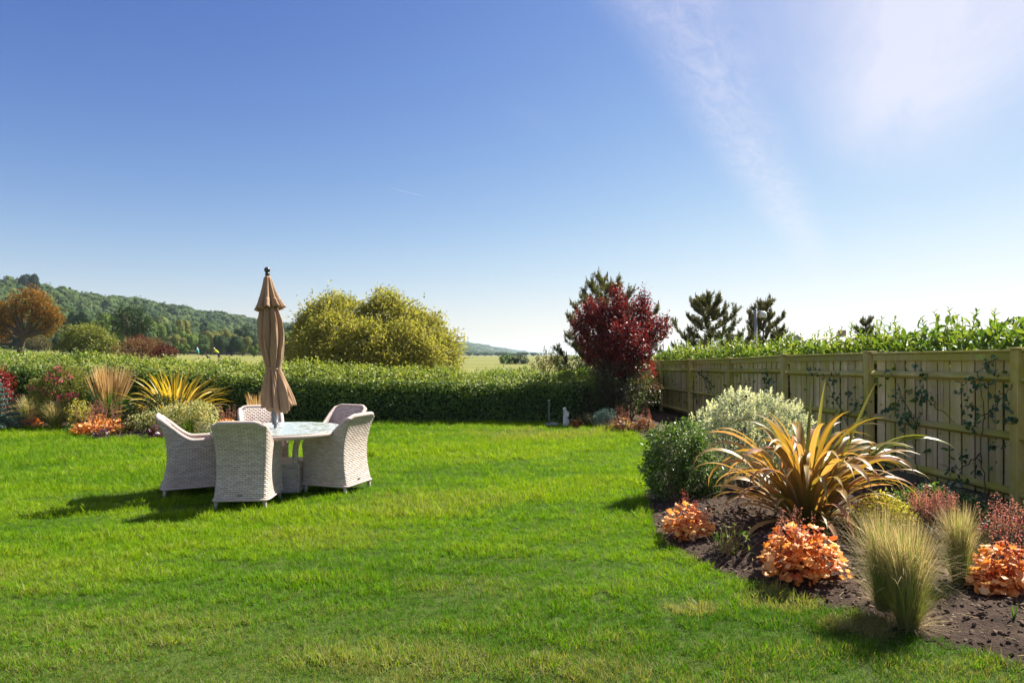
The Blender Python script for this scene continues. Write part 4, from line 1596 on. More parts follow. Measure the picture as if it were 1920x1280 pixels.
def table():
    t = thing('round_table', 'round glass topped wicker dining table with a parasol through it', 'table', (TC.x, TC.y, .004))
    mb = MB()
    Rr = .775
    prof = [(Rr - .07, .736), (Rr - .02, .742), (Rr - .004, .734), (Rr, .715), (Rr - .006, .695), (Rr - .03, .685), (Rr - .075, .69), (Rr - .07, .736)]
    n = 96
    th_ = np.linspace(0, 2 * np.pi, n + 1)
    P = np.array(prof)
    V = np.stack([P[:, None, 0] * np.cos(th_), P[:, None, 0] * np.sin(th_), np.broadcast_to(P[:, None, 1], (len(P), n + 1))], -1)
    L = np.concatenate([[0], np.cumsum(np.linalg.norm(np.diff(P, axis=0), axis=1))])
    U = np.stack([np.broadcast_to(L[:, None] * 1.5, V.shape[:2]), np.broadcast_to(th_[None] * Rr, V.shape[:2])], -1)
    surf(mb, V, U, flip=True)
    mb.build('rim', M['braid'], t)
    gb = MB()
    h = .026
    lathe(gb, [(h, .7445), (h, .7515), (.2, .752), (.5, .752), (Rr - .035, .752), (Rr - .031, .749), (Rr - .033, .7445), (.5, .7445), (h, .7445)], 80)
    gb.build('glass_top', M['glass'], t, smooth=False)
    # woven base: a low box with four columns carrying the top
    b = MB()
    a = .30
    for k in range(4):
        c, s = math.cos(k * math.pi / 2), math.sin(k * math.pi / 2)
        X, Z = np.meshgrid(np.linspace(-a, a, 8), np.linspace(.03, .36, 8))
        ins = a - .03 * (Z - .03) / .33
        Vx = np.stack([X * c - ins * -s * -1 * 0 + ins * s, X * s - ins * c, Z], -1)
        surf(b, Vx, np.stack([X, Z], -1))
    X, Yy = np.meshgrid(np.linspace(-.272, .272, 5), np.linspace(-.272, .272, 5))
    surf(b, np.stack([X, Yy, X * 0 + .359], -1), np.stack([X, Yy], -1))
    o = b.build('base', M['wicker'], t); o.rotation_euler = (0, 0, .06)
    for sx in (-1, 1):
        for sy in (-1, 1):
            cb = MB()
            pts = bezier((sx * .25, sy * .25, .35), (sx * .21, sy * .21, .5), (sx * .30, sy * .30, .70), 8)
            tube(cb, pts, .034, 8)
            o = cb.build('column', M['wicker'], t); o.rotation_euler = (0, 0, .06)
    cb = MB()
    for sx, sy in ((1, 0), (0, 1)):
        box(cb, (0, 0, .685), (.9 if sx else .05, .9 if sy else .05, .03 - .004 * sy))
    o = cb.build('cross_bars', M['leg'], t); o.rotation_euler = (0, 0, .06 + math.pi / 4)
    return t


table()


def parasol():
    rg = np.random.default_rng(8)
    t = thing('parasol', 'closed brown parasol standing through the glass table', 'parasol', (TC.x - .02, TC.y, .004))
    t.rotation_euler = (R(0), R(-3.0), 0)
    mb = MB(); tube(mb, [(0, 0, .06), (0, 0, 1.0), (0, 0, 2.55)], .019, 14); mb.build('pole', M['metal_grey'], t)
    mb = MB(); lathe(mb, [(.0, 0), (.20, 0), (.215, .012), (.215, .05), (.19, .07), (.05, .085), (.032, .1), (.032, .30), (.0, .30)], 28); mb.build('base', M['metal_dark'], t)
    mb = MB(); lathe(mb, [(.019, .80), (.034, .80), (.036, .86), (.040, .865), (.042, .93), (.036, .945), (.036, 1.04), (.03, 1.05), (.019, 1.05)], 18); mb.build('collar', M['metal_grey'], t)
    mb = MB()
    v, f = sphere_vf((0, 0, 2.665), (.036, .036, .036), 16, 10); mb.add(v, f)
    lathe(mb, [(.0, 2.60), (.028, 2.60), (.026, 2.625), (.015, 2.64), (.0, 2.64)], 14)
    mb.build('finial', M['metal_dark'], t)
    # folded canopy: eight panels hanging in pleats, tied below the middle
    zs = np.linspace(.985, 2.30, 64); th_ = np.linspace(0, 2 * np.pi, 193)
    Z, T = np.meshgrid(zs, th_, indexing='ij')
    Rz = .80 * np.interp(Z, [.98, 1.10, 1.25, 1.38, 1.44, 1.47, 1.50, 1.60, 1.75, 1.90, 2.05, 2.18, 2.30], [.175, .168, .145, .118, .104, .100, .104, .122, .142, .150, .140, .115, .085])
    amp = np.interp(Z, [.98, 1.2, 1.44, 1.47, 1.50, 1.60, 1.75, 2.05, 2.3], [.40, .36, .16, .10, .16, .30, .38, .36, .2])
    ph = T + .30 * np.sin(Z * 2.1) + .10 * np.sin(3 * T + Z * 4)
    pl = np.abs(np.sin(4 * ph)) ** .55 * 2.1 - 1.35
    pl2 = .5 * np.sin(13 * T + 3 * np.sin(Z * 1.7)) + .5 * np.abs(np.sin(11 * T - Z * 2.2)) - .25 + .3 * np.sin(29 * T + Z * 5)
    sag = 1 + .10 * np.sin(T * 2 + 1.0 + Z)
    r = Rz * (1 + amp * (pl + .45 * pl2)) * sag
    off = np.interp(Z, [.98, 1.3, 1.47, 1.8, 2.3], [.052, .03, .012, .008, 0])
    Zb = Z + np.where(Z < 1.15, (1.15 - Z) / .17 * (.05 * np.sin(T * 2 + .8) + .022 * np.cos(8 * ph)), 0)
    V = np.stack([r * np.cos(T) + off, r * np.sin(T), Zb], -1)
    mb = MB(); surf(mb, V, np.stack([T * .15, Z], -1)); cn = mb.build('canopy', M['cloth'], t)
    sd = cn.modifiers.new('thick', 'SOLIDIFY'); sd.thickness = .004
    tb = MB()
    th2 = np.linspace(0, 2 * np.pi, 41)
    rr = .094 * (1 + .05 * np.sin(5 * th2))
    Vt = np.stack([np.stack([rr * np.cos(th2) + .012, rr * np.sin(th2), np.full(41, z) + .006 * np.sin(th2 * 2)], -1) for z in (1.462, 1.484)], 0)
    surf(tb, Vt, np.stack([np.zeros((2, 41)), np.zeros((2, 41))], -1)); tb.build('tie', M['cloth'], t)
    # vent cap hanging over it
    zs = np.linspace(2.20, 2.60, 26)
    Z, T = np.meshgrid(zs, th_, indexing='ij')
    Rz = .84 * np.interp(Z, [2.20, 2.26, 2.36, 2.48, 2.57, 2.60], [.165, .138, .104, .072, .052, .020])
    amp = np.interp(Z, [2.20, 2.35, 2.50, 2.60], [.36, .22, .10, .02])
    ph = T + .25
    r = Rz * (1 + amp * (np.abs(np.sin(4 * ph)) * 2 - 1.0 + .25 * np.sin(9 * T)))
    Zb = Z - np.where(Z < 2.36, (2.36 - Z) / .16 * .035 * (1 - np.abs(np.sin(4 * ph))), 0) + np.where(Z < 2.3, .02 * np.sin(T + 2.5), 0)
    V = np.stack([r * np.cos(T), r * np.sin(T), Zb], -1)
    mb = MB(); surf(mb, V, np.stack([T * .15, Z], -1)); vc = mb.build('vent_cap', M['cloth'], t)
    sd = vc.modifiers.new('thick', 'SOLIDIFY'); sd.thickness = .004


parasol()


# ------------------------------------------------------------------ plants
def sp(x, y):
    """spot on the soil seen at column x, row y"""
    p = gr(x, y)
    for _ in range(3):
        p = gr(x, y, soil_z(p.x, p.y))
    return p


def stems(mb, rg, base, tips, r0, r1, bend=.25, sides=5, n=6):
    for q in tips:
        b = np.array(tuple(base)) + rg.normal(0, r0 * 1.2, 3) * np.array([1, 1, 0])
        q = np.array(tuple(q)); m = (b + q) / 2; L = np.linalg.norm(q - b)
        m = m + rg.normal(0, bend * L * .5, 3); m[2] += .12 * L
        tube(mb, bezier(b, m, q, n), np.linspace(r0, r1, n) * rg.uniform(.7, 1.2), sides, caps=False)


def shrub(name, label, base, blobs, mat, nclump, per, spread, L, W, seed, T=LEAF4, cat='shrub', group=None, up=.5, jit=.7, droop=0, rmin=.55, cull=.7,
          stem_r=.012, nstem=9, extra=None, zmin=None, stem_mat='twig', tone=(.35, .65)):
    rg = np.random.default_rng(seed)
    base = Vector(base)
    t = thing(name, label, cat, base, 0, group)
    bl = [((np.array(tuple(c)) - np.array(tuple(base))), r) for c, r in blobs]
    mb = MB()
    foliage(mb, rg, bl, nclump, per, spread, L, W, T, up, jit, droop, rmin, cull, .015 if zmin is None else zmin, tone)
    mb.build('foliage', M[mat], t)
    sb = MB()
    tips = [c + rsph(rg, 1)[0] * np.array(r if np.ndim(r) else (r,) * 3) * .6 for c, r in (bl * 8)[:max(nstem, len(bl))]]
    tips = [np.array([q[0], q[1], max(q[2], .06)]) for q in tips]
    stems(sb, rg, (0, 0, -.05), tips, stem_r, stem_r * .3)
    sb.build('stem', M[stem_mat], t)
    if extra:
        extra(t, rg, bl)
    return t


def pxblobs(lst, Y, sq=1.0):
    """blobs given as (column, row, radius px[, depth offset m])"""
    o = []
    for b in lst:
        c = at(b[0], b[1], Y)
        r = b[2] / FPX * Y
        if len(b) > 3:
            c.y += b[3]
        o.append((c, (r, r * sq, r)))
    return o


# ---- individually built leaves
def ruffled(n, seed):
    rg = np.random.default_rng(seed)
    k = n * 2
    V = [(0, .45, .06)]
    for ring, rr in ((0, .26), (1, .5)):
        for i in range(k):
            t = -np.pi / 2 + 2 * np.pi * (i + .5) / k
            lob = (1 if i % 2 else .72) if ring else (1 if i % 2 else .92)
            r = rr * lob * rg.uniform(.92, 1.08)
            z = (.09 * (1 if i % 2 else -.6) * rg.uniform(.3, 1.6) - .06) if ring else .05 * (1 if i % 2 else .3)
            V.append((r * np.cos(t) * 1.08, .45 + r * np.sin(t), z))
    F = [[0, 1 + i, 1 + (i + 1) % k] for i in range(k)]
    for i in range(k):
        a, b = 1 + i, 1 + (i + 1) % k
        F += [[a, a + k, b + k], [a, b + k, b]]
    return tmpl(V, np.array(F))


LOB = [lobed(7, .28, 1, .18), lobed(7, .30, 2, .22), lobed(9, .26, 3, .12), lobed(7, .34, 4, .26)]
RUF = [ruffled(6, 1), ruffled(7, 2), ruffled(6, 3), ruffled(7, 4)]


def tmesh(name, T, mat, a):
    mb = MB()
    leafset(mb, np.zeros((1, 3)), [(0, 1, 0)], [(0, 0, 1)], 1.0, 1.0, T, a)
    return mb.mesh(name, mat)


def put_leaf(me, parent, p, D, N, L, W, name='leaf'):
    D = unit(np.array(D, float)); Sd = unit(np.cross(D, np.array(N, float))); N = np.cross(Sd, D)
    o = obj(name, me, parent)
    Mx = Matrix.Identity(4)
    for i in range(3):
        Mx[i][0] = Sd[i] * W; Mx[i][1] = D[i] * L; Mx[i][2] = N[i] * L; Mx[i][3] = p[i]
    o.matrix_local = Mx
    return o


HEU = [tmesh('leaf', RUF[i % 4], M['heuchera'], a) for i, a in enumerate((.0, .15, .3, .45, .6, .75, .9, 1.0))]
PUR = [tmesh('leaf', LOB[i % 4], M['purple'], a) for i, a in enumerate((.1, .5, .9))]


def flower_spikes(t, rg, n, r, h0, h1, mat, nm='flower_spike'):
    fb = MB(); sb = MB()
    for k in range(n):
        a = rg.uniform(0, 6.28); rr = r * np.sqrt(rg.uniform(0, 1))
        H = rg.uniform(h0, h1)
        b = np.array([rr * np.cos(a) * .7, rr * np.sin(a) * .7, h0 * .3]); q = b + np.array([rg.normal(0, .06) * H, rg.normal(0, .06) * H, H])
        tube(sb, [b, (b + q) / 2, q], [.0022, .002, .001], 4, caps=False)
        m = 26
        tt = rg.uniform(.45, 1.0, m)
        P = b + (q - b) * tt[:, None] + rg.normal(0, 1, (m, 3)) * (.018 * (1.15 - tt) + .004)[:, None]
        leafset(fb, P, rsph(rg, m), rsph(rg, m), .014, .010, LEAF4, rg.uniform(0, 1, m))
    fb.build(nm, M[mat], t)
    sb.build('flower_stalk', M['twig'], t)


def heuchera(pos, r, h, n, label, seed, meshes=HEU, ls=.075, single=True, mat='heuchera', spikes=None, group='orange leaved heuchera plants', name='heuchera'):
    rg = np.random.default_rng(seed)
    t = thing(name, label, 'plant', (pos[0], pos[1], pos[2] - .01), 0, group)
    sb = MB(); mb = MB()
    for k in range(n):
        e = np.arcsin(rg.uniform(.02, 1.0)); a = rg.uniform(0, 6.28)
        f = rg.uniform(.74, 1.04) * (1 + .16 * np.sin(3 * a + seed) * np.cos(e) + .10 * np.sin(7 * a + 2 * e))
        d = np.array([np.cos(e) * np.cos(a), np.cos(e) * np.sin(a), np.sin(e)])
        p = d * np.array([r, r, h * .9]) * f + np.array([0, 0, h * .10])
        N = d * .8 + np.array([0, 0, .7]) + rg.normal(0, .5, 3)
        D = np.array([d[0], d[1], -.25 + .3 * d[2]]) + rg.normal(0, .45, 3)
        L = ls * rg.uniform(.5, 1.45)
        p0 = p - unit(D) * L * .4
        if single:
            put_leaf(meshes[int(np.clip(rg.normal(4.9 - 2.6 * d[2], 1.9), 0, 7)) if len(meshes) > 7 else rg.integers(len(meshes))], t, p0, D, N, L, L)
        else:
            leafset(mb, p0[None], D[None], N[None], L, L, LOB[k % 4], rg.uniform(0, 1))
        if k % 2 == 0:
            b = np.array([.03 * np.cos(a), .03 * np.sin(a), -.01])
            tube(sb, bezier(b, (p0 * .45 + np.array([0, 0, .35 * h])), p0, 5), .0018, 4, caps=False)
    if not single:
        mb.build('foliage', M[mat], t)
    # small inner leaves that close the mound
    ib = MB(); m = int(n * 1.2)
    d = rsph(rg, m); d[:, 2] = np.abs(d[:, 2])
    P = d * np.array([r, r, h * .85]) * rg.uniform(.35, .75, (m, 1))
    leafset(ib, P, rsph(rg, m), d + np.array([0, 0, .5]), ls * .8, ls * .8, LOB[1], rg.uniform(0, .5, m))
    ib.build('inner_leaves', M[mat], t, kind='stuff')
    sb.build('stalk', M['heuch_red'], t)
    if spikes:
        flower_spikes(t, rg, *spikes)
    return t


def stipa(pos, h, r, n, label, seed, group='feather grass tufts', lean=(0, 0), tipfrac=.45, w=.0018, greens=(0, .8), name='feather_grass'):
    rg = np.random.default_rng(seed)
    t = thing(name, label, 'grass clump', (pos[0], pos[1], pos[2] - .01), 0, group)
    mb = MB()
    a = rg.uniform(0, 6.28, n); rr = .055 * np.sqrt(rg.uniform(0, 1, n)) * (h / .7)
    base = np.stack([rr * np.cos(a), rr * np.sin(a), np.zeros(n)], -1)
    az = a + rg.normal(0, 1.0, n)
    L = h * rg.uniform(.55, 1.08, n)
    th0 = np.abs(rg.normal(0, r * .75, n)) + (L < h * .72) * rg.uniform(0, .45, n); bend = rg.exponential(.34, n).clip(0, 1.8)
    blades(mb, rg, base, az, th0, bend, L, w * rg.uniform(.7, 1.4, n), segs=5, p=2.0, a=np.clip(rg.uniform(greens[0], greens[1], n), 0, 1), wprof=([0, .4, 1], [1, .9, .25]))
    mb.build('blades', M['stipa'], t)
    mb = MB()
    m = int(n * tipfrac)
    a = rg.uniform(0, 6.28, m); rr = .055 * np.sqrt(rg.uniform(0, 1, m)) * (h / .7)
    base = np.stack([rr * np.cos(a), rr * np.sin(a), np.zeros(m)], -1)
    az = a + rg.normal(0, .6, m)
    blades(mb, rg, base, az, np.abs(rg.normal(0, r, m)), rg.exponential(.5, m).clip(0, 1.9), h * rg.uniform(.7, 1.16, m), w * .8, segs=6, p=2.6, a=rg.uniform(0, 1, m), wprof=([0, .6, .75, 1], [.5, .6, 1.5, .5]))
    mb.build('plumes', M['stipa_tip'], t)
    # dead basal straw
    mb = MB(); m = n // 4
    az = rg.uniform(0, 6.28, m)
    blades(mb, rg, np.zeros((m, 3)) + np.array([0, 0, .01]), az, rg.uniform(.5, 1.25, m), rg.uniform(.1, .7, m), h * rg.uniform(.2, .5, m), w, segs=4, a=rg.uniform(0, 1, m))
    mb.build('dead_straw', M['straw'], t)
    return t


def phormium(name, label, pos, specs, mat, seed, basal=.07):
    """strap leaved plant, one mesh for each blade; specs: (n, len0, len1, th0a, th0b, bend0, bend1, p0, p1, w0, w1, material, a0, a1)"""
    rg = np.random.default_rng(seed)
    t = thing(name, label, 'plant', (pos[0], pos[1], pos[2] - .02), 0)
    for (n, l0, l1, ta, tb, b0, b1, p0, p1, w0, w1, mt, a0, a1) in specs:
        for k in range(n):
            az = 2 * np.pi * (k + rg.uniform(-.5, .5)) / n + rg.normal(0, .15)
            rr = basal * np.sqrt(rg.uniform(0, 1))
            base = np.array([[rr * np.cos(az), rr * np.sin(az), 0]])
            mb = MB()
            blades(mb, rg, base, np.array([az]), rg.uniform(ta, tb), rg.uniform(b0, b1), rg.uniform(l0, l1), rg.uniform(w0, w1), segs=16, p=rg.uniform(p0, p1),
                   a=rg.uniform(a0, a1), fold=rg.uniform(.1, .45), twist=rg.normal(0, .5), wprof=([0, .12, .45, .8, 1], [.75, .7, 1, .78, .03]))
            mb.build('blade', M[mt], t)
    return t


# -- right bed
P0 = sp(1512, 985)
phormium('bronze_flax', 'big bronze and orange strap leaved flax arching over the bed', P0, [
    (26, 1.1, 1.4, .02, .28, .6, 2.6, 2.0, 4.0, .045, .070, 'phor_bronze', 0.0, .6),
    (44, .95, 1.3, .12, .50, 1.9, 3.0, 1.8, 4.0, .045, .075, 'phor_bronze', .1, 1),
    (46, .95, 1.35, .40, .80, 1.3, 2.6, 1.8, 4.5, .040, .070, 'phor_bronze', .1, 1),
    (34, .65, 1.1, .70, 1.15, .6, 1.8, 1.5, 3.5, .034, .055, 'phor_bronze', .0, .9),
    (18, .30, .60, .9, 1.4, .2, .8, 1.5, 3.0, .018, .03, 'phor_bronze', 0, .6)], None, 51)
# tall young green blades
tg = [(P0.x + .02, P0.y - .05, .42, 1.38, .10, .12), (P0.x + .10, P0.y - .02, -.05, 1.45, .34, .10), (P0.x + .06, P0.y + .05, .15, 1.15, .16, .45), (P0.x + .14, P0.y - .04, -.15, 1.45, .42, 1.75),
      (P0.x + .12, P0.y + .02, -.25, 1.55, .50, 1.8), (P0.x + .10, P0.y + .10, .4, 1.30, .35, 1.1), (P0.x, P0.y + .05, 2.0, 1.18, .1, 1.9), (P0.x - .02, P0.y + .08, 2.6, 1.05, .25, 2.2), (P0.x + .2, P0.y + .06, .25, 1.3, .55, 1.5)]
tgt = thing('green_flax', 'tall young green flax blades rising out of the bronze flax', 'plant', (P0.x + .06, P0.y + .03, P0.z - .02))
rgg = np.random.default_rng(5)
for (x, y, az, L, t0, bd) in tg:
    mb = MB()
    blades(mb, rgg, np.array([[x - P0.x - .06, y - P0.y - .03, 0]]), np.array([az]), t0, bd, L, .06, segs=18, p=2.6, a=rgg.uniform(0, 1), fold=.35, twist=rgg.normal(0, .3), wprof=([0, .12, .5, .82, 1], [.7, .7, 1, .75, .03]))
    mb.build('blade', M['phor_green'], tgt)


def sprigs(mat, n, L, W, k=9):
    """upright whorled shoot tips over the top of a shrub"""
    def f(t, rg, bl):
        mb = MB()
        P, Nn, ca = crown_pts(rg, bl, n, 1, .01, .95, .9, .15)
        for p, d, c in zip(P, Nn, ca):
            ax = unit(d * .8 + np.array([0, 0, .9]) + rg.normal(0, .25, 3))
            h = rg.uniform(.05, .12)
            tt = np.linspace(0, 1, k); az = np.arange(k) * 2.4 + rg.uniform(0, 6)
            u = unit(np.cross(ax, [.3, .9, .1])); v = np.cross(ax, u)
            rad = np.cos(az)[:, None] * u + np.sin(az)[:, None] * v
            leafset(mb, p + ax * (h * tt)[:, None], rad + ax * (.5 + .9 * tt)[:, None], ax * .6 - rad * .4, L * (1.1 - .4 * tt), W, LEAF4, np.clip(c * .5 + rg.uniform(.1, .6, k), 0, 1))
        mb.build('shoot_tips', M[mat], t)
    return f


b = sp(1398, 917)
shrub('silver_shrub', 'rounded silvery white variegated shrub behind the bronze flax', b,
      pxblobs([(1400, 830, 75), (1350, 850, 62), (1450, 835, 62), (1385, 785, 48), (1440, 785, 45), (1340, 810, 42), (1480, 800, 35), (1400, 880, 70), (1345, 895, 50), (1450, 890, 55)], 8.0), 'silver',
      1500, 13, .035, .038, .016, 61, up=.3, jit=.7, nstem=16, extra=sprigs('silver_tip', 1000, .043, .020, 11))
b = sp(1268, 938)
shrub('euonymus_bush', 'green and cream small leaved bush at the bed edge beside the silvery shrub', b,
      pxblobs([(1265, 850, 48), (1245, 880, 38), (1300, 875, 45), (1260, 910, 42), (1310, 910, 38), (1240, 825, 22), (1290, 822, 30)], 7.35), 'euony',
      760, 13, .04, .040, .021, 62, nstem=20, extra=sprigs('euony', 170, .032, .015), stem_r=.009)
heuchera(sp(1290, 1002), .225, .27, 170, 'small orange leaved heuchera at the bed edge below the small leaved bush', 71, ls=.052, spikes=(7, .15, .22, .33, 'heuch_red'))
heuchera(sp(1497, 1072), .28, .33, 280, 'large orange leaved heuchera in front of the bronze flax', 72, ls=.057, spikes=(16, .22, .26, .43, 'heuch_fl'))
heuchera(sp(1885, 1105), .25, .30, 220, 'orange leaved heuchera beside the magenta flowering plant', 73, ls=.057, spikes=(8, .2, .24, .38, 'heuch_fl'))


def scruffy():
    rg = np.random.default_rng(75)
    p = sp(1365, 1035)
    t = thing('perennial_plant', 'straggly half dead plant with few green leaves between two orange heucheras', 'plant', (p.x, p.y, p.z - .01))
    sb = MB()
    for k in range(60):
        a = rg.uniform(0, 6.28); L = rg.uniform(.10, .30); th_ = rg.uniform(.1, 1.0)
        q = np.array([np.cos(a) * np.sin(th_), np.sin(a) * np.sin(th_), np.cos(th_)]) * L
        b0 = np.array([rg.normal(0, .05), rg.normal(0, .05), 0])
        tube(sb, [b0, b0 + q * .5 + rg.normal(0, .01, 3), b0 + q], [.0025, .002, .001], 4, .3, caps=False)
    sb.build('dead_stem', M['straw'], t)
    for k in range(80):
        a = rg.uniform(-1.2, 2.0) if k % 3 else rg.uniform(0, 6.28); rr = rg.uniform(.03, .22)
        pp = np.array([rr * np.cos(a), rr * np.sin(a) * .8, rg.uniform(.03, .20)])
        put_leaf(SCR[k % 3], t, pp, rg.normal(0, 1, 3) + np.array([0, 0, .2]), np.array([0, 0, 1]) + rg.normal(0, .5, 3), rg.uniform(.035, .055), rg.uniform(.022, .032))


SCR = [tmesh('leaf', LEAF6, M[m], a) for m, a in (('green', .8), ('olive', .4), ('dry', .5))]
scruffy()
stipa(sp(1703, 1178), .60, .15, 1900, 'tall feather grass tuft at the very edge of the lawn', 81)
stipa(sp(1658, 1140), .58, .17, 1300, 'feather grass tuft leaning from just behind the edge tuft', 82)
stipa(sp(1800, 1092), .50, .12, 1200, 'upright feather grass tuft between the edge tuft and the fence', 83)
b = sp(1640, 1005)
shrub('gold_euonymus', 'low yellow variegated bush under the bronze flax', b, pxblobs([(1630, 985, 38), (1665, 975, 40), (1610, 995, 28), (1690, 990, 30), (1650, 955, 28)], 5.75), 'goldleaf', 420, 11, .03, .028, .016, 63, nstem=10)
b = sp(1765, 975)
shrub('sedum_clump', 'low green clump by the foot of the fence', b, pxblobs([(1735, 950, 32), (1775, 955, 34), (1810, 962, 30), (1750, 940, 25), (1700, 948, 25)], 6.2), 'euony', 330, 10, .03, .036, .02, 64, cat='plant', nstem=10,
      extra=sprigs('bluegreen', 40, .03, .012))


def fuzzy():
    rg = np.random.default_rng(76)
    p = sp(1748, 1000)
    t = thing('lavender_clump', 'brown seed head clump with thin stalks behind the feather grass', 'plant', (p.x, p.y, p.z - .01))
    flower_spikes(t, rg, 90, .26, .22, .36, 'heuch_fl', 'seed_head')


fuzzy()
b = sp(1885, 1062)


def mag_fl(t, rg, bl):
    mb = MB()
    P, Nn, ca = crown_pts(rg, bl, 70, 7, .015, .9, .9, .1)
    leafset(mb, P, Nn + rsph(rg, len(P)) * .8, Nn + rsph(rg, len(P)) * .5, .022, .018, LEAF4, rg.uniform(0, 1, len(P)))
    mb.build('flower', M['magenta'], t)
    flower_spikes(t, rg, 40, .22, .30, .44, 'heuch_fl')


shrub('magenta_flower_plant', 'plant with dark magenta flowers and pale pink spikes by the fence', b, pxblobs([(1880, 1015, 42), (1915, 1020, 40), (1855, 1030, 30), (1900, 1050, 40)], 5.2), 'photinia', 260, 9, .03, .03, .016, 65, cat='plant', nstem=10, extra=mag_fl)


def shoot():
    rg = np.random.default_rng(77)
    p = sp(1901, 1163)
    t = thing('bulb_shoot', 'single green bulb shoot in the bare soil', 'plant', (p.x, p.y, p.z - .01))
    for k in range(4):
        mb = MB()
        blades(mb, rg, np.zeros((1, 3)), np.array([k * 1.7]), rg.uniform(.02, .2), .2, rg.uniform(.08, .16), .016, segs=5, a=.9)
        mb.build('blade', M['green'], t)


shoot()
p = sp(1300, 1016)
mb = MB(); bev_box(mb, (0, 0, .035), (.014, .003, .09), .001)
o = mb.build('plant_tag', M['whitecloth'], None, False); o.location = p; o.rotation_euler = (.1, .06, .2)
tag(o, 'small white plastic plant tag stuck in the soil by the small heuchera', 'plant tag')


# -- climbers on the fence
CL = [tmesh('leaf', LEAF6, M['darkgreen'], a) for a in (.3, .6, 1.0)] + [tmesh('leaf', LEAF6, M['green'], a) for a in (.2, .7)]


def climber(label, paths, clusters, seed, lf=.07):
    rg = np.random.default_rng(seed)
    b0 = fp(*paths[0][0]); b0.z = soil_z(b0.x, b0.y) - .02
    t = thing('climbing_plant', label, 'climber', b0, 0, 'climbers trained on the fence')
    mb = MB()
    for k, path in enumerate(paths):
        pts = [np.array(tuple(fp(*q) - b0)) for q in path]
        if k == 0:
            pts = [np.array([0, 0, 0])] + pts
        pts = np.array(pts)
        s = np.linspace(0, len(pts) - 1, len(pts) * 5)
        pp = np.stack([np.interp(s, np.arange(len(pts)), pts[:, i]) for i in range(3)], -1)
        pp += np.column_stack([rg.normal(0, .006, len(pp)), rg.normal(0, .012, len(pp)), rg.normal(0, .012, len(pp))])
        tube(mb, pp, np.linspace(.0075, .003, len(pp)), 5, caps=False)
    mb.build('stem', M['twig'], t)
    for (x, y, n, sprd) in clusters:
        c = np.array(tuple(fp(x, y, .10) - b0))
        for k in range(int(n * 1.6)):
            p = c + np.array([-abs(rg.normal(0, .035)), rg.normal(0, sprd), rg.normal(0, sprd * .75)])
            L = lf * rg.uniform(.6, 1.25)
            put_leaf(CL[rg.integers(5)], t, p, (rg.normal(0, .3) - .2, rg.normal(0, .8), rg.normal(-.35, .5)), (-.8 + rg.normal(0, .3), rg.normal(0, .3), .6 + rg.normal(0, .3)), L, L * .72)
    return t


climber('climber with paired leaf bunches on the middle of the bay nearest the bronze flax', [[(1722, 900), (1712, 830), (1733, 740), (1728, 690)], [(1720, 800), (1690, 740), (1672, 700)], [(1733, 745), (1790, 790)]],
        [(1667, 702, 6, .05), (1684, 737, 6, .05), (1735, 742, 14, .08), (1728, 730, 6, .06), (1715, 783, 15, .10), (1700, 790, 8, .07), (1738, 704, 5, .04), (1725, 688, 4, .04), (1665, 768, 6, .05), (1690, 755, 5, .06)], 201)
climber('large leaved climber reaching the fence top beside the bronze flax', [[(1845, 890), (1838, 840), (1845, 760), (1832, 700), (1862, 678)], [(1845, 780), (1880, 745), (1900, 720)], [(1838, 850), (1800, 880), (1760, 870)]],
        [(1838, 716, 13, .09), (1812, 728, 6, .05), (1832, 765, 6, .05), (1843, 775, 4, .04), (1887, 734, 4, .05), (1878, 748, 4, .05), (1886, 762, 4, .05), (1868, 784, 7, .06), (1900, 783, 6, .05), (1822, 801, 7, .06),
         (1815, 855, 9, .07), (1797, 893, 12, .08), (1842, 877, 4, .04), (1862, 826, 4, .04), (1884, 835, 4, .04), (1861, 676, 7, .06), (1870, 700, 5, .05)], 202)
climber('climber spreading low over the bay between silvery shrub and bronze flax', [[(1600, 830), (1585, 780), (1560, 740), (1545, 700)], [(1585, 780), (1620, 760)]],
        [(1540, 703, 8, .10), (1565, 715, 10, .09), (1572, 745, 10, .09), (1596, 735, 7, .08), (1612, 756, 11, .09), (1625, 763, 6, .06), (1520, 690, 5, .07), (1585, 775, 6, .08)], 203)
climber('dark bushy climber behind the silvery shrub against the fence', [[(1442, 745), (1440, 720), (1438, 705)]], [(1438, 705, 12, .09), (1442, 722, 16, .12), (1440, 742, 16, .13)], 204, .075)
climber('thin climber in the bay next to the purple leaved tree', [[(1330, 745), (1322, 720), (1318, 700)]], [(1318, 699, 10, .08), (1327, 712, 10, .10), (1335, 728, 8, .09), (1302, 732, 8, .09), (1308, 748, 8, .1)], 205, .08)

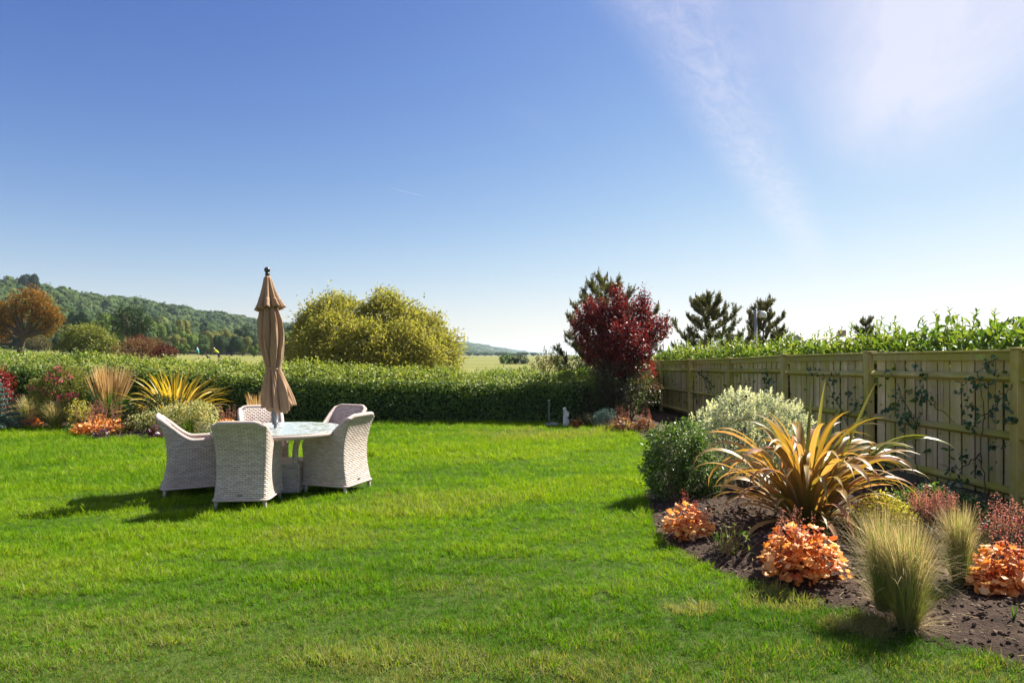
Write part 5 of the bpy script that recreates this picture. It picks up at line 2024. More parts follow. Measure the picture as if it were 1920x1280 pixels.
# -- corner by the fence: purple tree, photinia and low planting
def tree(name, label, base, blobs, mat, nclump, per, spread, L, W, seed, T=LEAF4, trunk=.07, bark='bark', fork=.35, group=None, up=.4, jit=.8, cull=.72, rmin=.5, droop=0, cat='tree', nl=2, tone=(.35, .65), twigs=0):
    rg = np.random.default_rng(seed)
    base = Vector(base)
    t = thing(name, label, cat, base, 0, group)
    bl = [((np.array(tuple(c)) - np.array(tuple(base))), r) for c, r in blobs]
    mb = MB()
    foliage(mb, rg, bl, nclump, per, spread, L, W, T, up, jit, droop, rmin, cull, None, tone)
    if twigs:
        P, Nn, ca = crown_pts(rg, bl, twigs, 1, .02, .95, .95, None)
        for p_, d in zip(P, Nn):
            k = 12
            ax = unit(d * .4 + np.array([0, 0, 1.0]) + rg.normal(0, .2, 3)); ln = rg.uniform(2.5, 6) * L
            tt = rg.uniform(0, 1, k)
            leafset(mb, p_ + ax * (ln * tt)[:, None], rsph(rg, k) + ax * .6, rsph(rg, k), L * .9, W * .9, T, rg.uniform(.2, 1, k))
    mb.build('crown', M[mat], t)
    tb = MB()
    cen = np.mean([c for c, r in bl], 0)
    top = np.array([cen[0] * .6, cen[1] * .6, cen[2] * fork + .1])
    tube(tb, bezier((0, 0, -.1), (rg.normal(0, .05), rg.normal(0, .05), top[2] * .5), top, 7), np.linspace(trunk, trunk * .7, 7), 9)
    for c, r in bl:
        m = (top + c) / 2 + rg.normal(0, .1, 3) * np.linalg.norm(c - top)
        pts = bezier(top - np.array([0, 0, .05]), m, c, 7)
        tube(tb, pts, np.linspace(trunk * .55, trunk * .12, 7), 6, caps=False)
        rr = np.array(r if np.ndim(r) else (r,) * 3)
        for k in range(nl):
            q = c + rsph(rg, 1)[0] * rr * .9
            tube(tb, bezier(pts[rg.integers(3, 6)], (c + q) / 2 + rg.normal(0, .1, 3) * rr, q, 5), np.linspace(trunk * .18, trunk * .05, 5), 5, caps=False)
    tb.build('trunk', M[bark], t)
    return t


pb = sp(1185, 778)
tree('purple_leaf_tree', 'dark red purple leaved tree in the corner between hedge and fence', (2.95, 16.9, .06),
     pxblobs([(1150, 625, 36), (1192, 632, 34), (1115, 628, 30), (1226, 620, 20), (1157, 583, 20), (1112, 590, 22), (1203, 585, 15), (1135, 660, 36), (1190, 662, 30), (1165, 645, 36, -.6), (1092, 612, 17), (1160, 560, 11), (1205, 568, 10), (1130, 605, 22), (1178, 610, 22), (1158, 545, 7), (1206, 556, 7),
               (1235, 610, 14), (1185, 600, 30), (1112, 650, 20), (1150, 685, 24), (1195, 685, 22)], 16.7), 'red', 1000, 24, .10, .066, .036, 91, cull=.8, jit=.9, nl=4, trunk=.075, twigs=190)
shrub('photinia_bush', 'photinia bush with bare stems and red tips under the purple leaved tree', (2.85, 15.9, .06),
      pxblobs([(1165, 715, 34), (1205, 712, 26), (1140, 730, 28), (1180, 735, 34), (1215, 738, 20), (1130, 700, 22), (1120, 752, 22), (1160, 755, 24)], 15.9), 'photinia', 330, 12, .08, .075, .03, 92, nstem=14, stem_r=.02, stem_mat='bark_grey',
      extra=lambda t, rg, bl: (lambda mb: (foliage(mb, rg, [(bl[1][0] + np.array([.05, 0, .25]), .22), (bl[0][0] + np.array([0, 0, .35]), .2), (bl[4][0] + np.array([.05, 0, .2]), .15)], 50, 9, .05, .075, .03, LEAF4), mb.build('red_shoots', M['redtip'], t)))(MB()))


def pine(name, label, base, H, Wd, seed, group='pine trees', nw=8, dens=1.0):
    rg = np.random.default_rng(seed)
    t = thing(name, label, 'tree', base, 0, group)
    tb = MB(); nb = MB(); cb = MB()
    tr = np.array([[.02 * np.sin(k), .02 * np.cos(k), H * k / 8] for k in range(9)])
    tube(tb, tr, np.linspace(H * .017, H * .004, 9), 8)

    def brush(p, d, ln, rad, m):
        """needles round a twig, ending in pale candles"""
        d = unit(d); m = int(m * dens)
        tt = rg.uniform(-.1, 1, m)
        q = p + d * (ln * tt)[:, None]
        rr = rsph(rg, m); rr = unit(rr - (rr @ d)[:, None] * d)
        D = unit(rr + d * rg.uniform(.5, 1.3, (m, 1)))
        leafset(nb, q, D, rsph(rg, m), rad * rg.uniform(.8, 1.25, m), .011 * H / 4, LEAF4, np.clip(rg.uniform(0, .8, m) + .15 * (q[:, 2] / H > .7), 0, 1))
    candles = []
    for w in range(nw):
        f = .10 + .80 * w / (nw - 1)
        z = H * f
        nbr = rg.integers(5, 8)
        for k in range(nbr):
            a = 2 * np.pi * (k + rg.uniform(-.35, .35)) / nbr + w * 1.1
            L = Wd / 2 * (1.08 - .97 * f ** 1.3) * rg.uniform(.55, 1.15)
            rise = rg.uniform(.35, .75) * L
            z_ = z + rg.normal(0, .02 * H)
            p0 = np.array([0, 0, z_]); p2 = p0 + np.array([np.cos(a) * L, np.sin(a) * L, rise]); p1 = p0 + np.array([np.cos(a) * L * .75, np.sin(a) * L * .75, rise * .15])
            pts = bezier(p0, p1, p2, 7)
            tube(tb, pts, np.linspace(H * .0065, H * .0018, 7), 5, caps=False)
            for s in (2, 3, 4, 5, 6):
                for r_ in range(2 if s < 6 else 3):
                    if rg.uniform() > .85:
                        continue
                    dd = np.array([np.cos(a) * .6 + rg.normal(0, .55), np.sin(a) * .6 + rg.normal(0, .55), 1.2 + rg.uniform(0, .8)])
                    ln = H * rg.uniform(.05, .10)
                    tip = pts[s] + unit(dd) * ln
                    tube(tb, [pts[s], tip], [H * .002, H * .001], 4, caps=False)
                    brush(pts[s], dd, ln, H * .027, 62)
                    if s >= 3 and rg.uniform() < .7:
                        candles.append((tip, dd))
    brush(np.array([0, 0, H * .9]), np.array([0, 0, 1.0]), H * .1, H * .024, 70)
    candles.append((np.array([0, 0, H]), np.array([0, 0, 1.0])))
    for (p, d) in candles:
        d = unit(unit(d) * .5 + np.array([0, 0, 1.0]))
        for r_ in range(rg.integers(1, 4)):
            q = p + rg.normal(0, H * .006, 3)
            tube(cb, [q - d * H * .01, q + d * H * rg.uniform(.022, .05)], [H * .0042, H * .002], 5)
    nb.build('needles', M['pine'], t, smooth=False)
    tb.build('trunk', M['bark'], t)
    cb.build('candles', M['candle'], t, kind='stuff')
    return t


def pine_at(x, ytop, Y, wpx, seed, label, nw=8, dens=1.0):
    p = at(x, ytop, Y)
    g = th(p)
    return pine('pine_tree', label, (p.x, p.y, g - .1), p.z - g + .1, wpx / FPX * Y, seed, nw=nw, dens=dens)


pine_at(1134, 534, 21, 250, 301, 'tall pine rising behind the purple leaved tree', 8, 1.1)
pine_at(1330, 556, 27, 165, 302, 'broad pine standing alone behind the fence', 8, 1.25)
pine_at(1432, 567, 31, 125, 303, 'pine behind the camera pole', 8, 1.5)
pine_at(1622, 598, 36, 70, 304, 'top of a small pine just showing over the fence hedge', 7)
b = at(1020, 672, 40)
shrub('scrub_bush', 'pale brownish scrub bush beyond the hedge beside the tall pine', (b.x, b.y, 0), pxblobs([(1020, 672, 16), (1035, 668, 16), (1048, 678, 18), (1010, 682, 14), (1035, 690, 20)], 40), 'dry', 160, 9, .12, .13, .06, 66, cat='bush', stem_r=.03)
b = at(1075, 680, 22)
shrub('conifer_bush', 'dark blue green bush beyond the hedge below the tall pine', (b.x, b.y, 0), pxblobs([(1075, 690, 24), (1095, 680, 22), (1060, 700, 20), (1090, 705, 24)], 22), 'darkgreen', 220, 10, .08, .09, .03, 67, cat='bush', stem_r=.02)


# statue
def statue():
    rg = np.random.default_rng(3)
    p = sp(1060, 799)
    t = thing('garden_statue', 'small white classical figure statue at the foot of the hedge', 'statue', p, .3)
    mb = MB(); lathe(mb, [(0, -.02), (.085, -.02), (.085, .025), (.07, .035), (.066, .05), (0, .05)], 20); mb.build('plinth', M['marble'], t)
    # draped standing figure bending its head: rings along an S shaped spine
    prof = [(.045, .075, .06, .02, 0), (.10, .078, .062, .025, 0), (.16, .062, .05, .012, 0), (.21, .052, .045, .0, 0), (.26, .050, .044, .008, .0), (.30, .055, .045, .016, 0), (.335, .048, .038, .012, 0), (.36, .040, .034, 0, 0), (.385, .03, .028, -.016, 0)]
    n = 28; th_ = np.linspace(0, 2 * np.pi, n + 1)
    rows = []
    zz = np.linspace(.045, .385, 30)
    a = np.array(prof)
    for z in zz:
        rx, ry, ox = [np.interp(z, a[:, 0], a[:, i]) for i in (1, 2, 3)]
        fold = 1 + (.09 if z < .22 else .03) * np.sin(7 * th_ + z * 30)
        rows.append(np.stack([rx * fold * np.cos(th_) + ox, ry * fold * np.sin(th_), np.full(n + 1, z)], -1))
    mb = MB(); V = np.array(rows); surf(mb, V, V[..., :2])
    v, f = sphere_vf((-.028, 0, .398), (.036, .034, .040), 14, 9); mb.add(v, f)        # bowed head
    v, f = sphere_vf((-.008, .0, .415), (.032, .032, .026), 12, 7); mb.add(v, f)       # hair knot
    tube(mb, bezier((.05, -.02, .33), (.085, -.05, .25), (.0, -.062, .22), 8), np.linspace(.02, .013, 8), 8)
    tube(mb, bezier((-.035, -.02, .33), (-.075, -.04, .28), (-.03, -.05, .36), 8), np.linspace(.019, .012, 8), 8)
    mb.build('figure', M['marble'], t)


statue()
p = sp(1035, 799)
mb = MB()
v, f = sphere_vf((0, 0, .03), (.19, .12, .055), 12, 7)
v = v * (1 + .12 * wnoise(v[:, 0] * 9, v[:, 1] * 9 + v[:, 2] * 5, 2.0, 2))[:, None]
mb.add(v, f); o = mb.build('stone_slab', M['stone'], None, False); o.location = (p.x, p.y, .01)
tag(o, 'flat grey stone lying at the foot of the hedge beside the statue', 'stone')
p = gr(1029, 799)
mb = MB(); bev_box(mb, (0, 0, .28), (.05, .05, .66), .006); o = mb.build('hedge_post', M['pole_dark'], None, False); o.location = (p.x, p.y - .02, 0)
tag(o, 'thin grey post standing against the hedge above the flat stone', 'post')

# low corner planting
gp = 'low plants in the corner bed'
for i, (x, y, r, h, lab) in enumerate([(1082, 802, .16, .22, 'heuchera with leaf colour dulled for shade right beside the white statue'), (1165, 805, .32, .26, 'wide heuchera with leaf colour dulled for shade in the shaded corner bed'), (1208, 806, .26, .26, 'heuchera in shade-dulled leaf colour with coral spikes against the fence corner')]):
    q = sp(x, y)
    heuchera(q, r, h, 110, lab, 400 + i, single=False, ls=.06, mat='shaded_amber', group=gp, spikes=(14, r, h * .9, h * 1.9, 'heuch_fl') if i else None)
b = sp(1132, 803)
shrub('blue_euphorbia', 'rounded blue green plant in the shaded corner bed', b, pxblobs([(1130, 785, 15), (1140, 780, 13), (1122, 792, 12)], 14.6), 'bluegreen', 130, 10, .03, .05, .012, 68, cat='plant', nstem=8)
b = sp(1100, 803)
shrub('hydrangea_bush', 'small mottled bush between statue and blue green plant', b, pxblobs([(1100, 790, 13), (1108, 796, 11), (1095, 797, 10)], 14.8), 'photinia', 90, 9, .03, .06, .035, 69, cat='plant', nstem=8)
q = sp(1178, 808)
phormium('strap_leaf_plant', 'small pale green strap leaved plant at the corner bed edge', q, [(16, .25, .42, .2, 1.0, .4, 1.4, 1.5, 2.5, .02, .03, 'phor_green', 0, 1)], None, 52, .02)

# big willowy bush beyond the hedge
b = at(700, 690, 28)
tree('willow_bush', 'very large yellow green feathery bush beyond the hedge', (b.x, b.y, th(b) - .05),
     pxblobs([(606, 612, 40), (650, 600, 34), (720, 598, 36), (765, 614, 34), (588, 648, 36), (676, 640, 44), (740, 645, 44), (798, 640, 34), (836, 662, 28), (722, 573, 22), (620, 578, 22), (640, 640, 46, -1.0), (700, 642, 34, -1.6), (770, 650, 40, -1.2), (660, 672, 34, -1.9), (735, 672, 32, -1.9), (612, 665, 34, -1.5), (805, 668, 28, -1.4), (600, 690, 44), (700, 690, 60), (800, 690, 46), (560, 670, 18), (808, 612, 18), (845, 640, 16), (755, 580, 16)], 28),
     'willow', 3000, 24, .17, .165, .052, 95, trunk=.2, fork=.2, cull=.88, rmin=.8, cat='bush', nl=5, jit=.7, droop=.1, tone=(.5, .5), twigs=160)



# -- left border
def lp(x, y):
    return sp(x, y)


b = lp(108, 790)


def pinkfl(t, rg, bl):
    mb = MB()
    for c, r in [(bl[i % len(bl)][0], bl[i % len(bl)][1]) for i in range(15)]:
        d = rsph(rg, 1)[0]; d[1] = -abs(d[1]); d[2] = abs(d[2]) * .6
        p = c + d * np.array(r)
        m = 22
        D = rsph(rg, m)
        leafset(mb, p + D * .04, D, rsph(rg, m), .06, .05, LEAF4, rg.uniform(0, 1, m))
    mb.build('flower', M['pink'], t)


Yb = 14.6
shrub('rhododendron', 'bush with pink flower heads between blue spruce and reed grass', (at(108, 700, Yb).x, Yb, .05),
      pxblobs([(110, 720, 30), (135, 718, 26), (85, 735, 26), (105, 750, 30), (130, 745, 24), (118, 700, 18)], Yb), 'olive', 420, 11, .06, .065, .024, 111, nstem=18, stem_r=.014, extra=pinkfl)


def reed_grass(x, ybase, Y, H, label, seed, n=260, plume=1.0):
    rg = np.random.default_rng(seed)
    p = at(x, ybase, Y)
    t = thing('reed_grass', label, 'grass clump', (p.x, Y, soil_z(p.x, Y) - .01))
    mb = MB(); m = n * 3
    az = rg.uniform(0, 6.28, m); rr = .16 * np.sqrt(rg.uniform(0, 1, m))
    base = np.stack([rr * np.cos(az), rr * np.sin(az), np.zeros(m)], -1)
    blades(mb, rg, base, az + rg.normal(0, .4, m), rg.uniform(.05, .45, m), rg.uniform(.3, 1.6, m), H * rg.uniform(.45, .75, m), .011, segs=6, p=1.8, a=rg.uniform(0, 1, m))
    mb.build('blades', M['green'], t)
    mb = MB()
    az = rg.uniform(0, 6.28, n); rr = .12 * np.sqrt(rg.uniform(0, 1, n))
    base = np.stack([rr * np.cos(az), rr * np.sin(az), np.zeros(n)], -1)
    blades(mb, rg, base, az, rg.uniform(.02, .38, n), rg.uniform(.0, .25, n), H * rg.uniform(.8, 1.08, n), .017 * plume, segs=7, p=1.5, a=rg.uniform(0, 1, n), wprof=([0, .5, .62, .8, 1], [.25, .25, 1.2, 1.3, .2]))
    mb.build('plumes', M['plume'], t)


reed_grass(205, 778, 14.7, 1.32, 'tall reed grass with straw coloured plumes beside the yellow flax', 121)
reed_grass(487, 790, 15.1, .78, 'small reed grass with pale plumes behind the parasol', 122, 60)
q = Vector((at(328, 780, 14.5).x, 14.5, .08))
phormium('yellow_flax', 'big yellow striped strap leaved flax in front of the hedge', q, [
    (40, 1.1, 1.55, .02, .45, .2, 1.2, 1.5, 2.6, .032, .050, 'phor_yellow', 0, .8),
    (64, 1.1, 1.45, .30, .80, .4, 1.6, 1.5, 3.0, .032, .050, 'phor_yellow', .2, 1),
    (64, .95, 1.35, .65, 1.20, .4, 1.4, 1.5, 3.0, .030, .046, 'phor_yellow', .2, 1),
    (20, .6, .9, 1.0, 1.35, .2, .7, 1.5, 2.5, .025, .035, 'phor_yellow', .2, 1)], None, 53, .14)
b = Vector((at(280, 790, 13.9).x, 13.9, .06))
shrub('pittosporum_bush', 'dark green speckled bush under the yellow flax', b, pxblobs([(270, 770, 26), (300, 765, 26), (330, 762, 22), (255, 780, 22), (285, 785, 28)], 13.9), 'darkgreen', 300, 11, .05, .05, .024, 112, nstem=12)
b = Vector((at(335, 800, 13.4).x, 13.4, .06))
shrub('cream_spiraea', 'low bush covered in cream yellow flower clusters under the yellow flax', b, pxblobs([(270, 790, 18), (300, 786, 20), (335, 780, 24), (370, 776, 24), (390, 780, 20), (345, 795, 22), (385, 795, 20), (250, 793, 13), (310, 800, 20)], 13.4), 'cream', 420, 12, .04, .036, .024, 113, nstem=16, extra=lambda t, rg, bl: (lambda m: (foliage(m, rg, bl, 160, 9, .05, .045, .02, LEAF4, rmin=.3), m.build('leaves', M['green'], t)))(MB()))
b = sp(352, 817)
stipa((b.x, b.y, b.z), .36, .9, 420, 'bright green tufted plant with yellow flowers behind the side turned armchair', 114, None, tipfrac=.0, w=.010, greens=(0, .3), name='tufted_plant')
hl = 'orange heucheras in the far border'
for i, (x, y, r, h, n, lab) in enumerate([(60, 803, .22, .26, 60, 'orange heuchera with pink plumes at the spruce end of the far border'), (163, 814, .30, .27, 85, 'widest orange heuchera in the far border, behind the purple one'),
                                          (215, 808, .28, .30, 70, 'orange heuchera with pink plumes below the reed grass'), (425, 806, .32, .24, 70, 'red orange heuchera behind the armchairs'),
                                          (185, 800, .25, .3, 50, 'orange heuchera half hidden among pink plumes in the far border')]):
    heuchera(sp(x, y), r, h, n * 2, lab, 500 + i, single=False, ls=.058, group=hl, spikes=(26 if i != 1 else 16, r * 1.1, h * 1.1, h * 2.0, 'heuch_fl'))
for i, (x, y, r, h, lab) in enumerate([(190, 823, .20, .20, 'dark purple heuchera at the lawn edge of the far border'), (292, 820, .19, .24, 'dark purple heuchera beside the side turned armchair'), (28, 806, .18, .16, 'small dull purple heuchera by the blue spruce')]):
    heuchera(sp(x, y), r, h, 46, lab, 520 + i, single=False, mat='purple', ls=.075, group='purple heucheras')
sg = 'feather grass tufts in the far border'
for i, (x, y, h, n, lab) in enumerate([(103, 806, .62, 900, 'golden feather grass tuft between two orange heucheras'), (30, 800, .50, 420, 'short green feather grass tuft beside the blue spruce'), (54, 793, .62, 420, 'green feather grass tuft in front of the dark hedge by the pink flowering bush'), (176, 797, .52, 480, 'pale feather grass tuft below the reed grass')]):
    q = sp(x, y)
    stipa(q, h, .34, n, lab, 530 + i, sg, w=.006)
b = sp(148, 795)
shrub('lime_bush', 'small lime green bush below the pink flowering bush', b, pxblobs([(146, 765, 14), (156, 772, 12), (142, 778, 12)], 13.9), 'goldleaf', 90, 9, .035, .045, .025, 115, cat='plant', nstem=6)
b = sp(222, 816)
shrub('gold_herb', 'tiny yellow leaved herb at the far border edge', b, pxblobs([(222, 808, 8), (228, 810, 7)], 13.3), 'goldleaf', 40, 8, .02, .035, .02, 116, cat='plant', nstem=4, stem_r=.005)
b = sp(133, 812)
shrub('green_herb', 'tiny green herb at the far border edge below the golden tuft', b, pxblobs([(132, 804, 7), (138, 806, 6)], 13.6), 'green', 40, 8, .02, .04, .02, 117, cat='plant', nstem=4, stem_r=.005)
b = sp(392, 818)
shrub('silver_herb', 'small silvery herb behind the armchair at the border edge', b, pxblobs([(390, 805, 10), (398, 808, 9), (383, 810, 8)], 13.3), 'silver', 60, 9, .025, .035, .018, 118, cat='plant', nstem=5, stem_r=.006)
# blue spruce and red shrub at the end of the border
def spruce():
    rg = np.random.default_rng(130)
    Y = 14.0
    p = at(-8, 800, Y)
    t = thing('blue_spruce', 'blue green dwarf spruce at the end of the far border', 'tree', (p.x, Y, .04))
    nb = MB(); tb = MB()
    H = 1.0
    tube(tb, [(0, 0, -.05), (0, 0, .5), (0, 0, H)], [.03, .022, .006], 7)
    for w in range(9):
        z = .06 + .86 * w / 8
        for k in range(9):
            a = k * .7 + w * .37 + rg.uniform(-.1, .1)
            L = .62 * (1 - z / 1.1) * rg.uniform(.8, 1.1)
            q = np.array([np.cos(a) * L, np.sin(a) * L, z + .05])
            tube(tb, [(0, 0, z), q], [.01, .004], 4, caps=False)
            m = int(60 * L / .4) + 20
            tt = rg.uniform(.15, 1, m)
            P = np.array([0, 0, z]) + (q - np.array([0, 0, z])) * tt[:, None] + np.column_stack([rg.normal(0, .035, m), rg.normal(0, .035, m), rg.normal(0, .012, m)])
            leafset(nb, P, rsph(rg, m) + unit(q)[None] * .6 + np.array([0, 0, .3]), rsph(rg, m), .05, .014, LEAF4, rg.uniform(0, 1, m))
    nb.build('needles', M['bluegreen'], t); tb.build('trunk', M['bark'], t)


spruce()
b = at(-5, 800, 15.1)
shrub('red_acer', 'red leaved shrub behind the blue spruce', (b.x, 15.1, .05), pxblobs([(-6, 712, 20), (8, 735, 14), (-15, 740, 24), (2, 760, 16)], 15.1), 'redtip', 160, 10, .05, .07, .03, 131, nstem=8, stem_r=.014)

# -- trees and bushes standing out in the field
Yo = 60
b = at(37, 650, Yo); gz = th(b)
t = tree('orange_leaved_tree', 'old crooked tree with orange and olive leaves out in the field', (b.x, b.y, gz - .1),
     pxblobs([(18, 580, 15), (46, 566, 17), (74, 570, 17), (98, 592, 13), (4, 600, 15), (-10, 618, 14), (80, 600, 14), (92, 614, 9), (28, 588, 13), (-12, 590, 15), (60, 555, 11), (108, 602, 7), (5, 622, 12), (85, 622, 8), (64, 588, 10), (30, 562, 10), (90, 578, 9)], Yo),
     'orange_tree', 420, 20, .24, .20, .10, 141, trunk=.30, fork=.46, cull=.85, rmin=.5, nl=5, up=.7, tone=(.5, .5))
b = at(165, 640, 50)
shrub('field_bush', 'spreading bright green bush with dark underside beyond the hedge', (b.x, b.y, th(b) - .1),
      [(at(x, y, 50), (r / FPX * 50, r / FPX * 50, r * .55 / FPX * 50)) for x, y, r in [(165, 628, 32), (140, 642, 26), (190, 642, 26), (165, 645, 34), (150, 622, 20), (183, 630, 20), (165, 656, 34), (130, 652, 18), (205, 650, 14)]], 'olive', 420, 16, .16, .19, .10, 142, cat='bush', up=1.0, jit=.4, stem_r=.06)
Yd = 72
b = at(245, 645, Yd)
t = tree('dark_cypress', 'dark vase shaped cypress with fanned grey branches in the field', (b.x, b.y, th(b) - .1),
     pxblobs([(226, 600, 14), (238, 588, 13), (252, 590, 14), (266, 602, 12), (272, 612, 9), (245, 605, 18), (232, 614, 13), (258, 618, 11)], Yd), 'darkgreen', 240, 16, .26, .26, .09, 143, trunk=.24, fork=.12, bark='bark_grey', cull=.8, nl=7)
b = at(262, 655, 42)
shrub('heather_bush', 'wide rusty brown bush just beyond the hedge', (b.x, b.y, th(b) - .1), pxblobs([(245, 655, 18), (270, 652, 20), (290, 655, 18), (225, 660, 14), (262, 662, 24)], 42), 'rust', 260, 12, .13, .12, .06, 144, cat='bush', stem_r=.03)
b = at(312, 660, 42)
shrub('maroon_bush', 'small dark maroon bush just beyond the hedge', (b.x, b.y, th(b) - .1), pxblobs([(308, 655, 12), (320, 660, 10), (298, 660, 10)], 41), 'darkred', 140, 12, .1, .11, .05, 145, cat='bush', stem_r=.025)
b = at(250, 642, 50)
shrub('maroon_bush', 'dark maroon scrub at the foot of the dark cypress', (b.x + .6, b.y, th(b) - .1), pxblobs([(258, 644, 12), (270, 642, 12), (280, 648, 9)], 50), 'darkred', 110, 12, .12, .13, .06, 146, cat='bush', stem_r=.025)
b = at(72, 642, 120)
shrub('dry_scrub', 'low brown dry scrub at the field edge behind the crooked tree', (b.x, b.y, th(b) - .1), pxblobs([(72, 642, 11), (62, 644, 8), (82, 644, 8)], 120), 'dry', 110, 12, .3, .3, .15, 147, cat='bush', stem_r=.04)


for i_, (x, c) in enumerate(((950, 'mid'), (974, 'dark'))):
    b = at(x, 672, 118)
    shrub('field_bush', 'low rounded green bush out on the flat field' if i_ == 0 else 'low darker bush out on the flat field beside the green one', (b.x, b.y, 0),
          pxblobs([(x - 5, 673, 7), (x + 5, 672, 7), (x, 677, 9), (x + 10, 677, 6)], 118), 'green' if i_ == 0 else 'darkgreen', 120, 12, .16, .24, .14, 150 + i_, cat='bush', stem_r=.03)


# -- dry stalks and bark lying on the soil
def litter():
    rg = np.random.default_rng(160)
    q = rg.uniform((1.3, 2.0), (4.6, 7.2), (900, 2)); q = q[inpoly(q, RIGHT_BED)]
    n = len(q); z = bed_z[0](q[:, 0], q[:, 1])
    mb = MB()
    blades(mb, rg, np.column_stack([q, z + .008]), rg.uniform(0, 6.28, n), rg.uniform(1.35, 1.6, n), rg.uniform(0, .25, n), rg.uniform(.02, .11, n), rg.uniform(.002, .006, n), segs=3, a=rg.uniform(0, 1, n), wprof=([0, .5, 1], [.8, 1, .4]))
    o = mb.build('soil_litter', M['straw'], None, kind='stuff')
    tag(o, 'dry straw stalks scattered over the curved bed by the fence', 'litter')


litter()


# -- people out on the field
def skin_mesh(name, V, E, Rr, mat, parent, root=0):
    bm = bmesh.new()
    ly = bm.verts.layers.skin.verify()
    vs = []
    for i, (v, r) in enumerate(zip(V, Rr)):
        q = bm.verts.new(v); vs.append(q)
        q[ly].radius = (r, r) if not isinstance(r, tuple) else r
        q[ly].use_root = (i == root)
    for a_, b_ in E:
        bm.edges.new((vs[a_], vs[b_]))
    me = bpy.data.meshes.new(name); bm.to_mesh(me); bm.free()
    me.materials.append(mat)
    o = obj(name, me, parent)
    m = o.modifiers.new('skin', 'SKIN'); m.use_smooth_shade = True
    s = o.modifiers.new('sub', 'SUBSURF'); s.levels = 1; s.render_levels = 1
    return o


def person(x, y, Y, rz, shirt, lower, label, bend=0.0, long=False, arms=.3):
    p = at(x, y, Y); g = th(p)
    t = thing('person', label, 'person', (p.x, p.y, g - .012), rz, 'people out on the field')
    b = bend
    hip = (0, 0, .92); ch = (0, b * .38, 1.28); sh = (0, b * .52, 1.45); nk = (0, b * .60, 1.53); hd = (0, b * .70 + .02, 1.66)
    V = [hip, (0, b * .18, 1.08), ch, sh, nk, hd, (0, b * .72 + .01, 1.76),
         (.10, 0, .88), (.12, .10, .48), (.13, .05, .08), (.13, .18, .04), (-.10, 0, .88), (-.12, -.12, .48), (-.13, -.25, .10), (-.13, -.13, .04),
         (.19, b * .5, 1.42), (.26, b * .5 + .10, 1.16), (.16, b * .5 + arms, 1.02), (.14, b * .5 + arms + .10, .98), (-.19, b * .5, 1.42), (-.26, b * .5 + .10, 1.16), (-.16, b * .5 + arms, 1.02), (-.14, b * .5 + arms + .10, .98)]
    E = [(0, 1), (1, 2), (2, 3), (3, 4), (4, 5), (5, 6), (0, 7), (7, 8), (8, 9), (9, 10), (0, 11), (11, 12), (12, 13), (13, 14), (3, 15), (15, 16), (16, 17), (17, 18), (3, 19), (19, 20), (20, 21), (21, 22)]
    Rr = [.14, .13, .15, .13, .06, .105, .08, .095, .065, .042, .045, .095, .065, .042, .045, .065, .048, .036, .04, .065, .048, .036, .04]
    skin_mesh('body', V, E, Rr, M['skin'], t)
    sl = [V[i] for i in (0, 1, 2, 3, 15, 16, 19, 20)]
    skin_mesh('shirt', sl, [(0, 1), (1, 2), (2, 3), (3, 4), (4, 5), (3, 6), (6, 7)], [.155, .155, .175, .145, .085, .068, .085, .068], M[shirt], t)
    kz = (8, 12)
    lo_ = [V[0], V[7], V[8], V[11], V[12]]; ee = [(0, 1), (1, 2), (0, 3), (3, 4)]; rr = [.16, .12, .10, .12, .10]
    if long:
        lo_ += [V[9], V[13]]; ee += [(2, 5), (4, 6)]; rr += [.075, .075]
    skin_mesh('trousers', lo_, ee, rr, M[lower], t)
    c = V[6]
    mb = MB(); v, f = sphere_vf((c[0], c[1] - .01, c[2] - .04), (.11, .115, .085), 12, 7); mb.add(v, f); box(mb, (c[0], c[1] + .12, c[2] - .05), (.15, .12, .015)); mb.build('cap', M['whitecloth' if shirt != 'pinkcloth' else 'darkcloth'], t)
    return t


person(372, 670, 108, 1.2, 'teal', 'greencloth', 'person in a teal shirt and green shorts walking across the field', .35)
person(410, 676, 105, 1.9, 'hivis', 'darkcloth', 'person in a bright yellow shirt bending beside the golf trolley', .9, True)
person(21, 650, 172, .4, 'pinkcloth', 'darkcloth', 'person in a pink shirt and dark shorts near the crooked tree', .1)


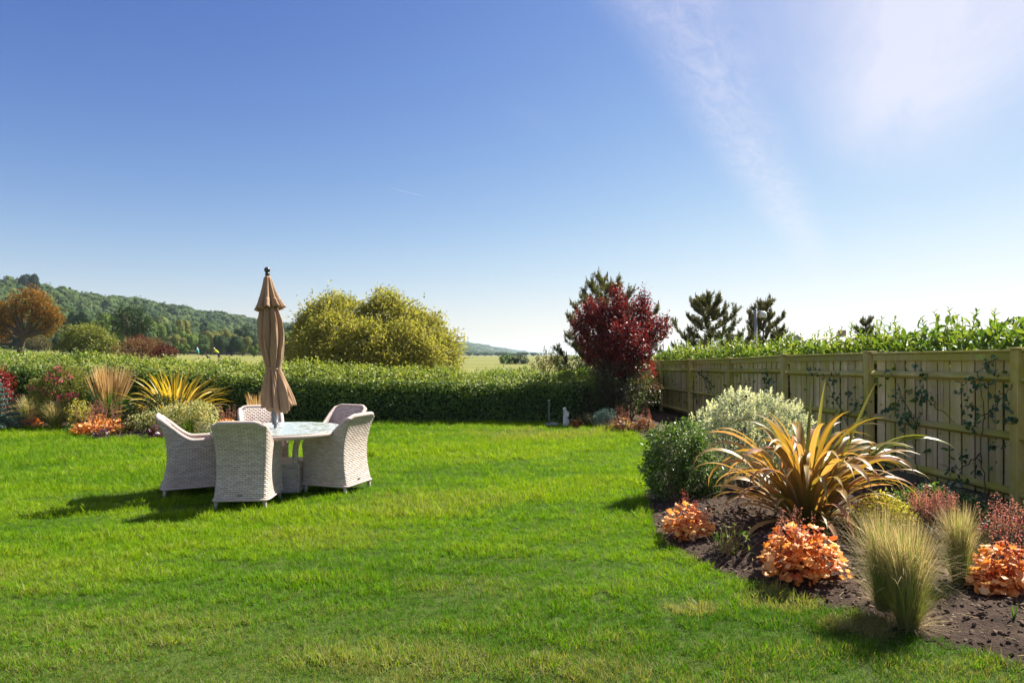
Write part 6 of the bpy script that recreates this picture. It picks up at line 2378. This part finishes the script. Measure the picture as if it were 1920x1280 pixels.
def trolley():
    p = at(391, 672, 106); g = th(p)
    t = thing('golf_trolley', 'black golf trolley on the field between the two walkers', 'trolley', (p.x, p.y, g), 1.3)
    mb = MB(); tube(mb, [(0, 0, .15), (0, .25, .55), (0, .62, 1.05), (0, .75, 1.08)], .025, 7); mb.build('handle', M['metal_dark'], t)
    mb = MB(); lathe(mb, [(0, 0), (.12, 0), (.13, .1), (.13, .75), (.15, .85), (0, .85)], 12); o = mb.build('golf_bag', M['darkcloth'], t); o.location = (0, .03, .15); o.rotation_euler = (-.75, 0, 0)
    for s in (-1, 1):
        mb = MB(); th_ = np.linspace(0, 2 * np.pi, 17)
        tube(mb, np.stack([np.full(17, 0), .12 * np.cos(th_), .12 * np.sin(th_)], -1), .022, 6); w = mb.build('wheel', M['rubber'], t); w.location = (.25 * s, 0, .14)
        mb = MB(); v, f = sphere_vf((0, 0, 0), (.02, .1, .1), 10, 6); mb.add(v, f); mb.build('hub', M['metal_grey'], w)
    mb = MB(); tube(mb, [(-.25, 0, .14), (.25, 0, .14)], .015, 6); mb.build('axle', M['metal_dark'], t)


trolley()


def camera_pole():
    Y = 24
    p = at(1417, 640, Y)
    H = at(1417, 578, Y).z
    t = thing('camera_pole', 'grey pole with a dome security camera behind the fence hedge', 'camera pole', (p.x, Y, 0))
    mb = MB(); lathe(mb, [(0, 0), (.075, 0), (.072, 1.0), (.058, 1.02), (.05, H - .02), (.0, H)], 16); mb.build('pole', M['pole_grey'], t)
    mb = MB(); tube(mb, [(.0, 0, H - .20), (.12, 0, H - .13), (.22, 0, H - .11), (.26, 0, H - .14)], .028, 8); mb.build('arm', M['pole_grey'], t)
    mb = MB(); box(mb, (.06, -.03, H - .27), (.07, .06, .10)); mb.build('junction_box', M['roof_red'], t)
    mb = MB(); lathe(mb, [(0, 0), (.06, -.005), (.12, -.05), (.135, -.10), (.14, -.22), (.125, -.24), (0, -.24)], 20); o = mb.build('housing', M['cam_white'], t); o.location = (.26, 0, H - .10)
    mb = MB(); v, f = sphere_vf((0, 0, -.24), (.10, .10, .11), 16, 9); mb.add(v, f); mb.build('dome', M['dome'], o)


camera_pole()


# ------------------------------------------------------------------ air
def haze():
    m, t, out = new_mat('haze')
    pv = t.node('ShaderNodeVolumePrincipled')
    pv.inputs['Color'].default_value = (.62, .79, 1.0, 1)
    pv.inputs['Density'].default_value = .00012
    pv.inputs['Anisotropy'].default_value = .25
    t.link(pv.outputs[0], out.inputs['Volume'])
    mb = MB()
    box(mb, (0, 3800, 38), (18600, 11800, 84))
    o = mb.build('haze', m, None, False, kind='stuff')
    tag(o, 'thin pale haze lying over the far hills', 'haze')


haze()
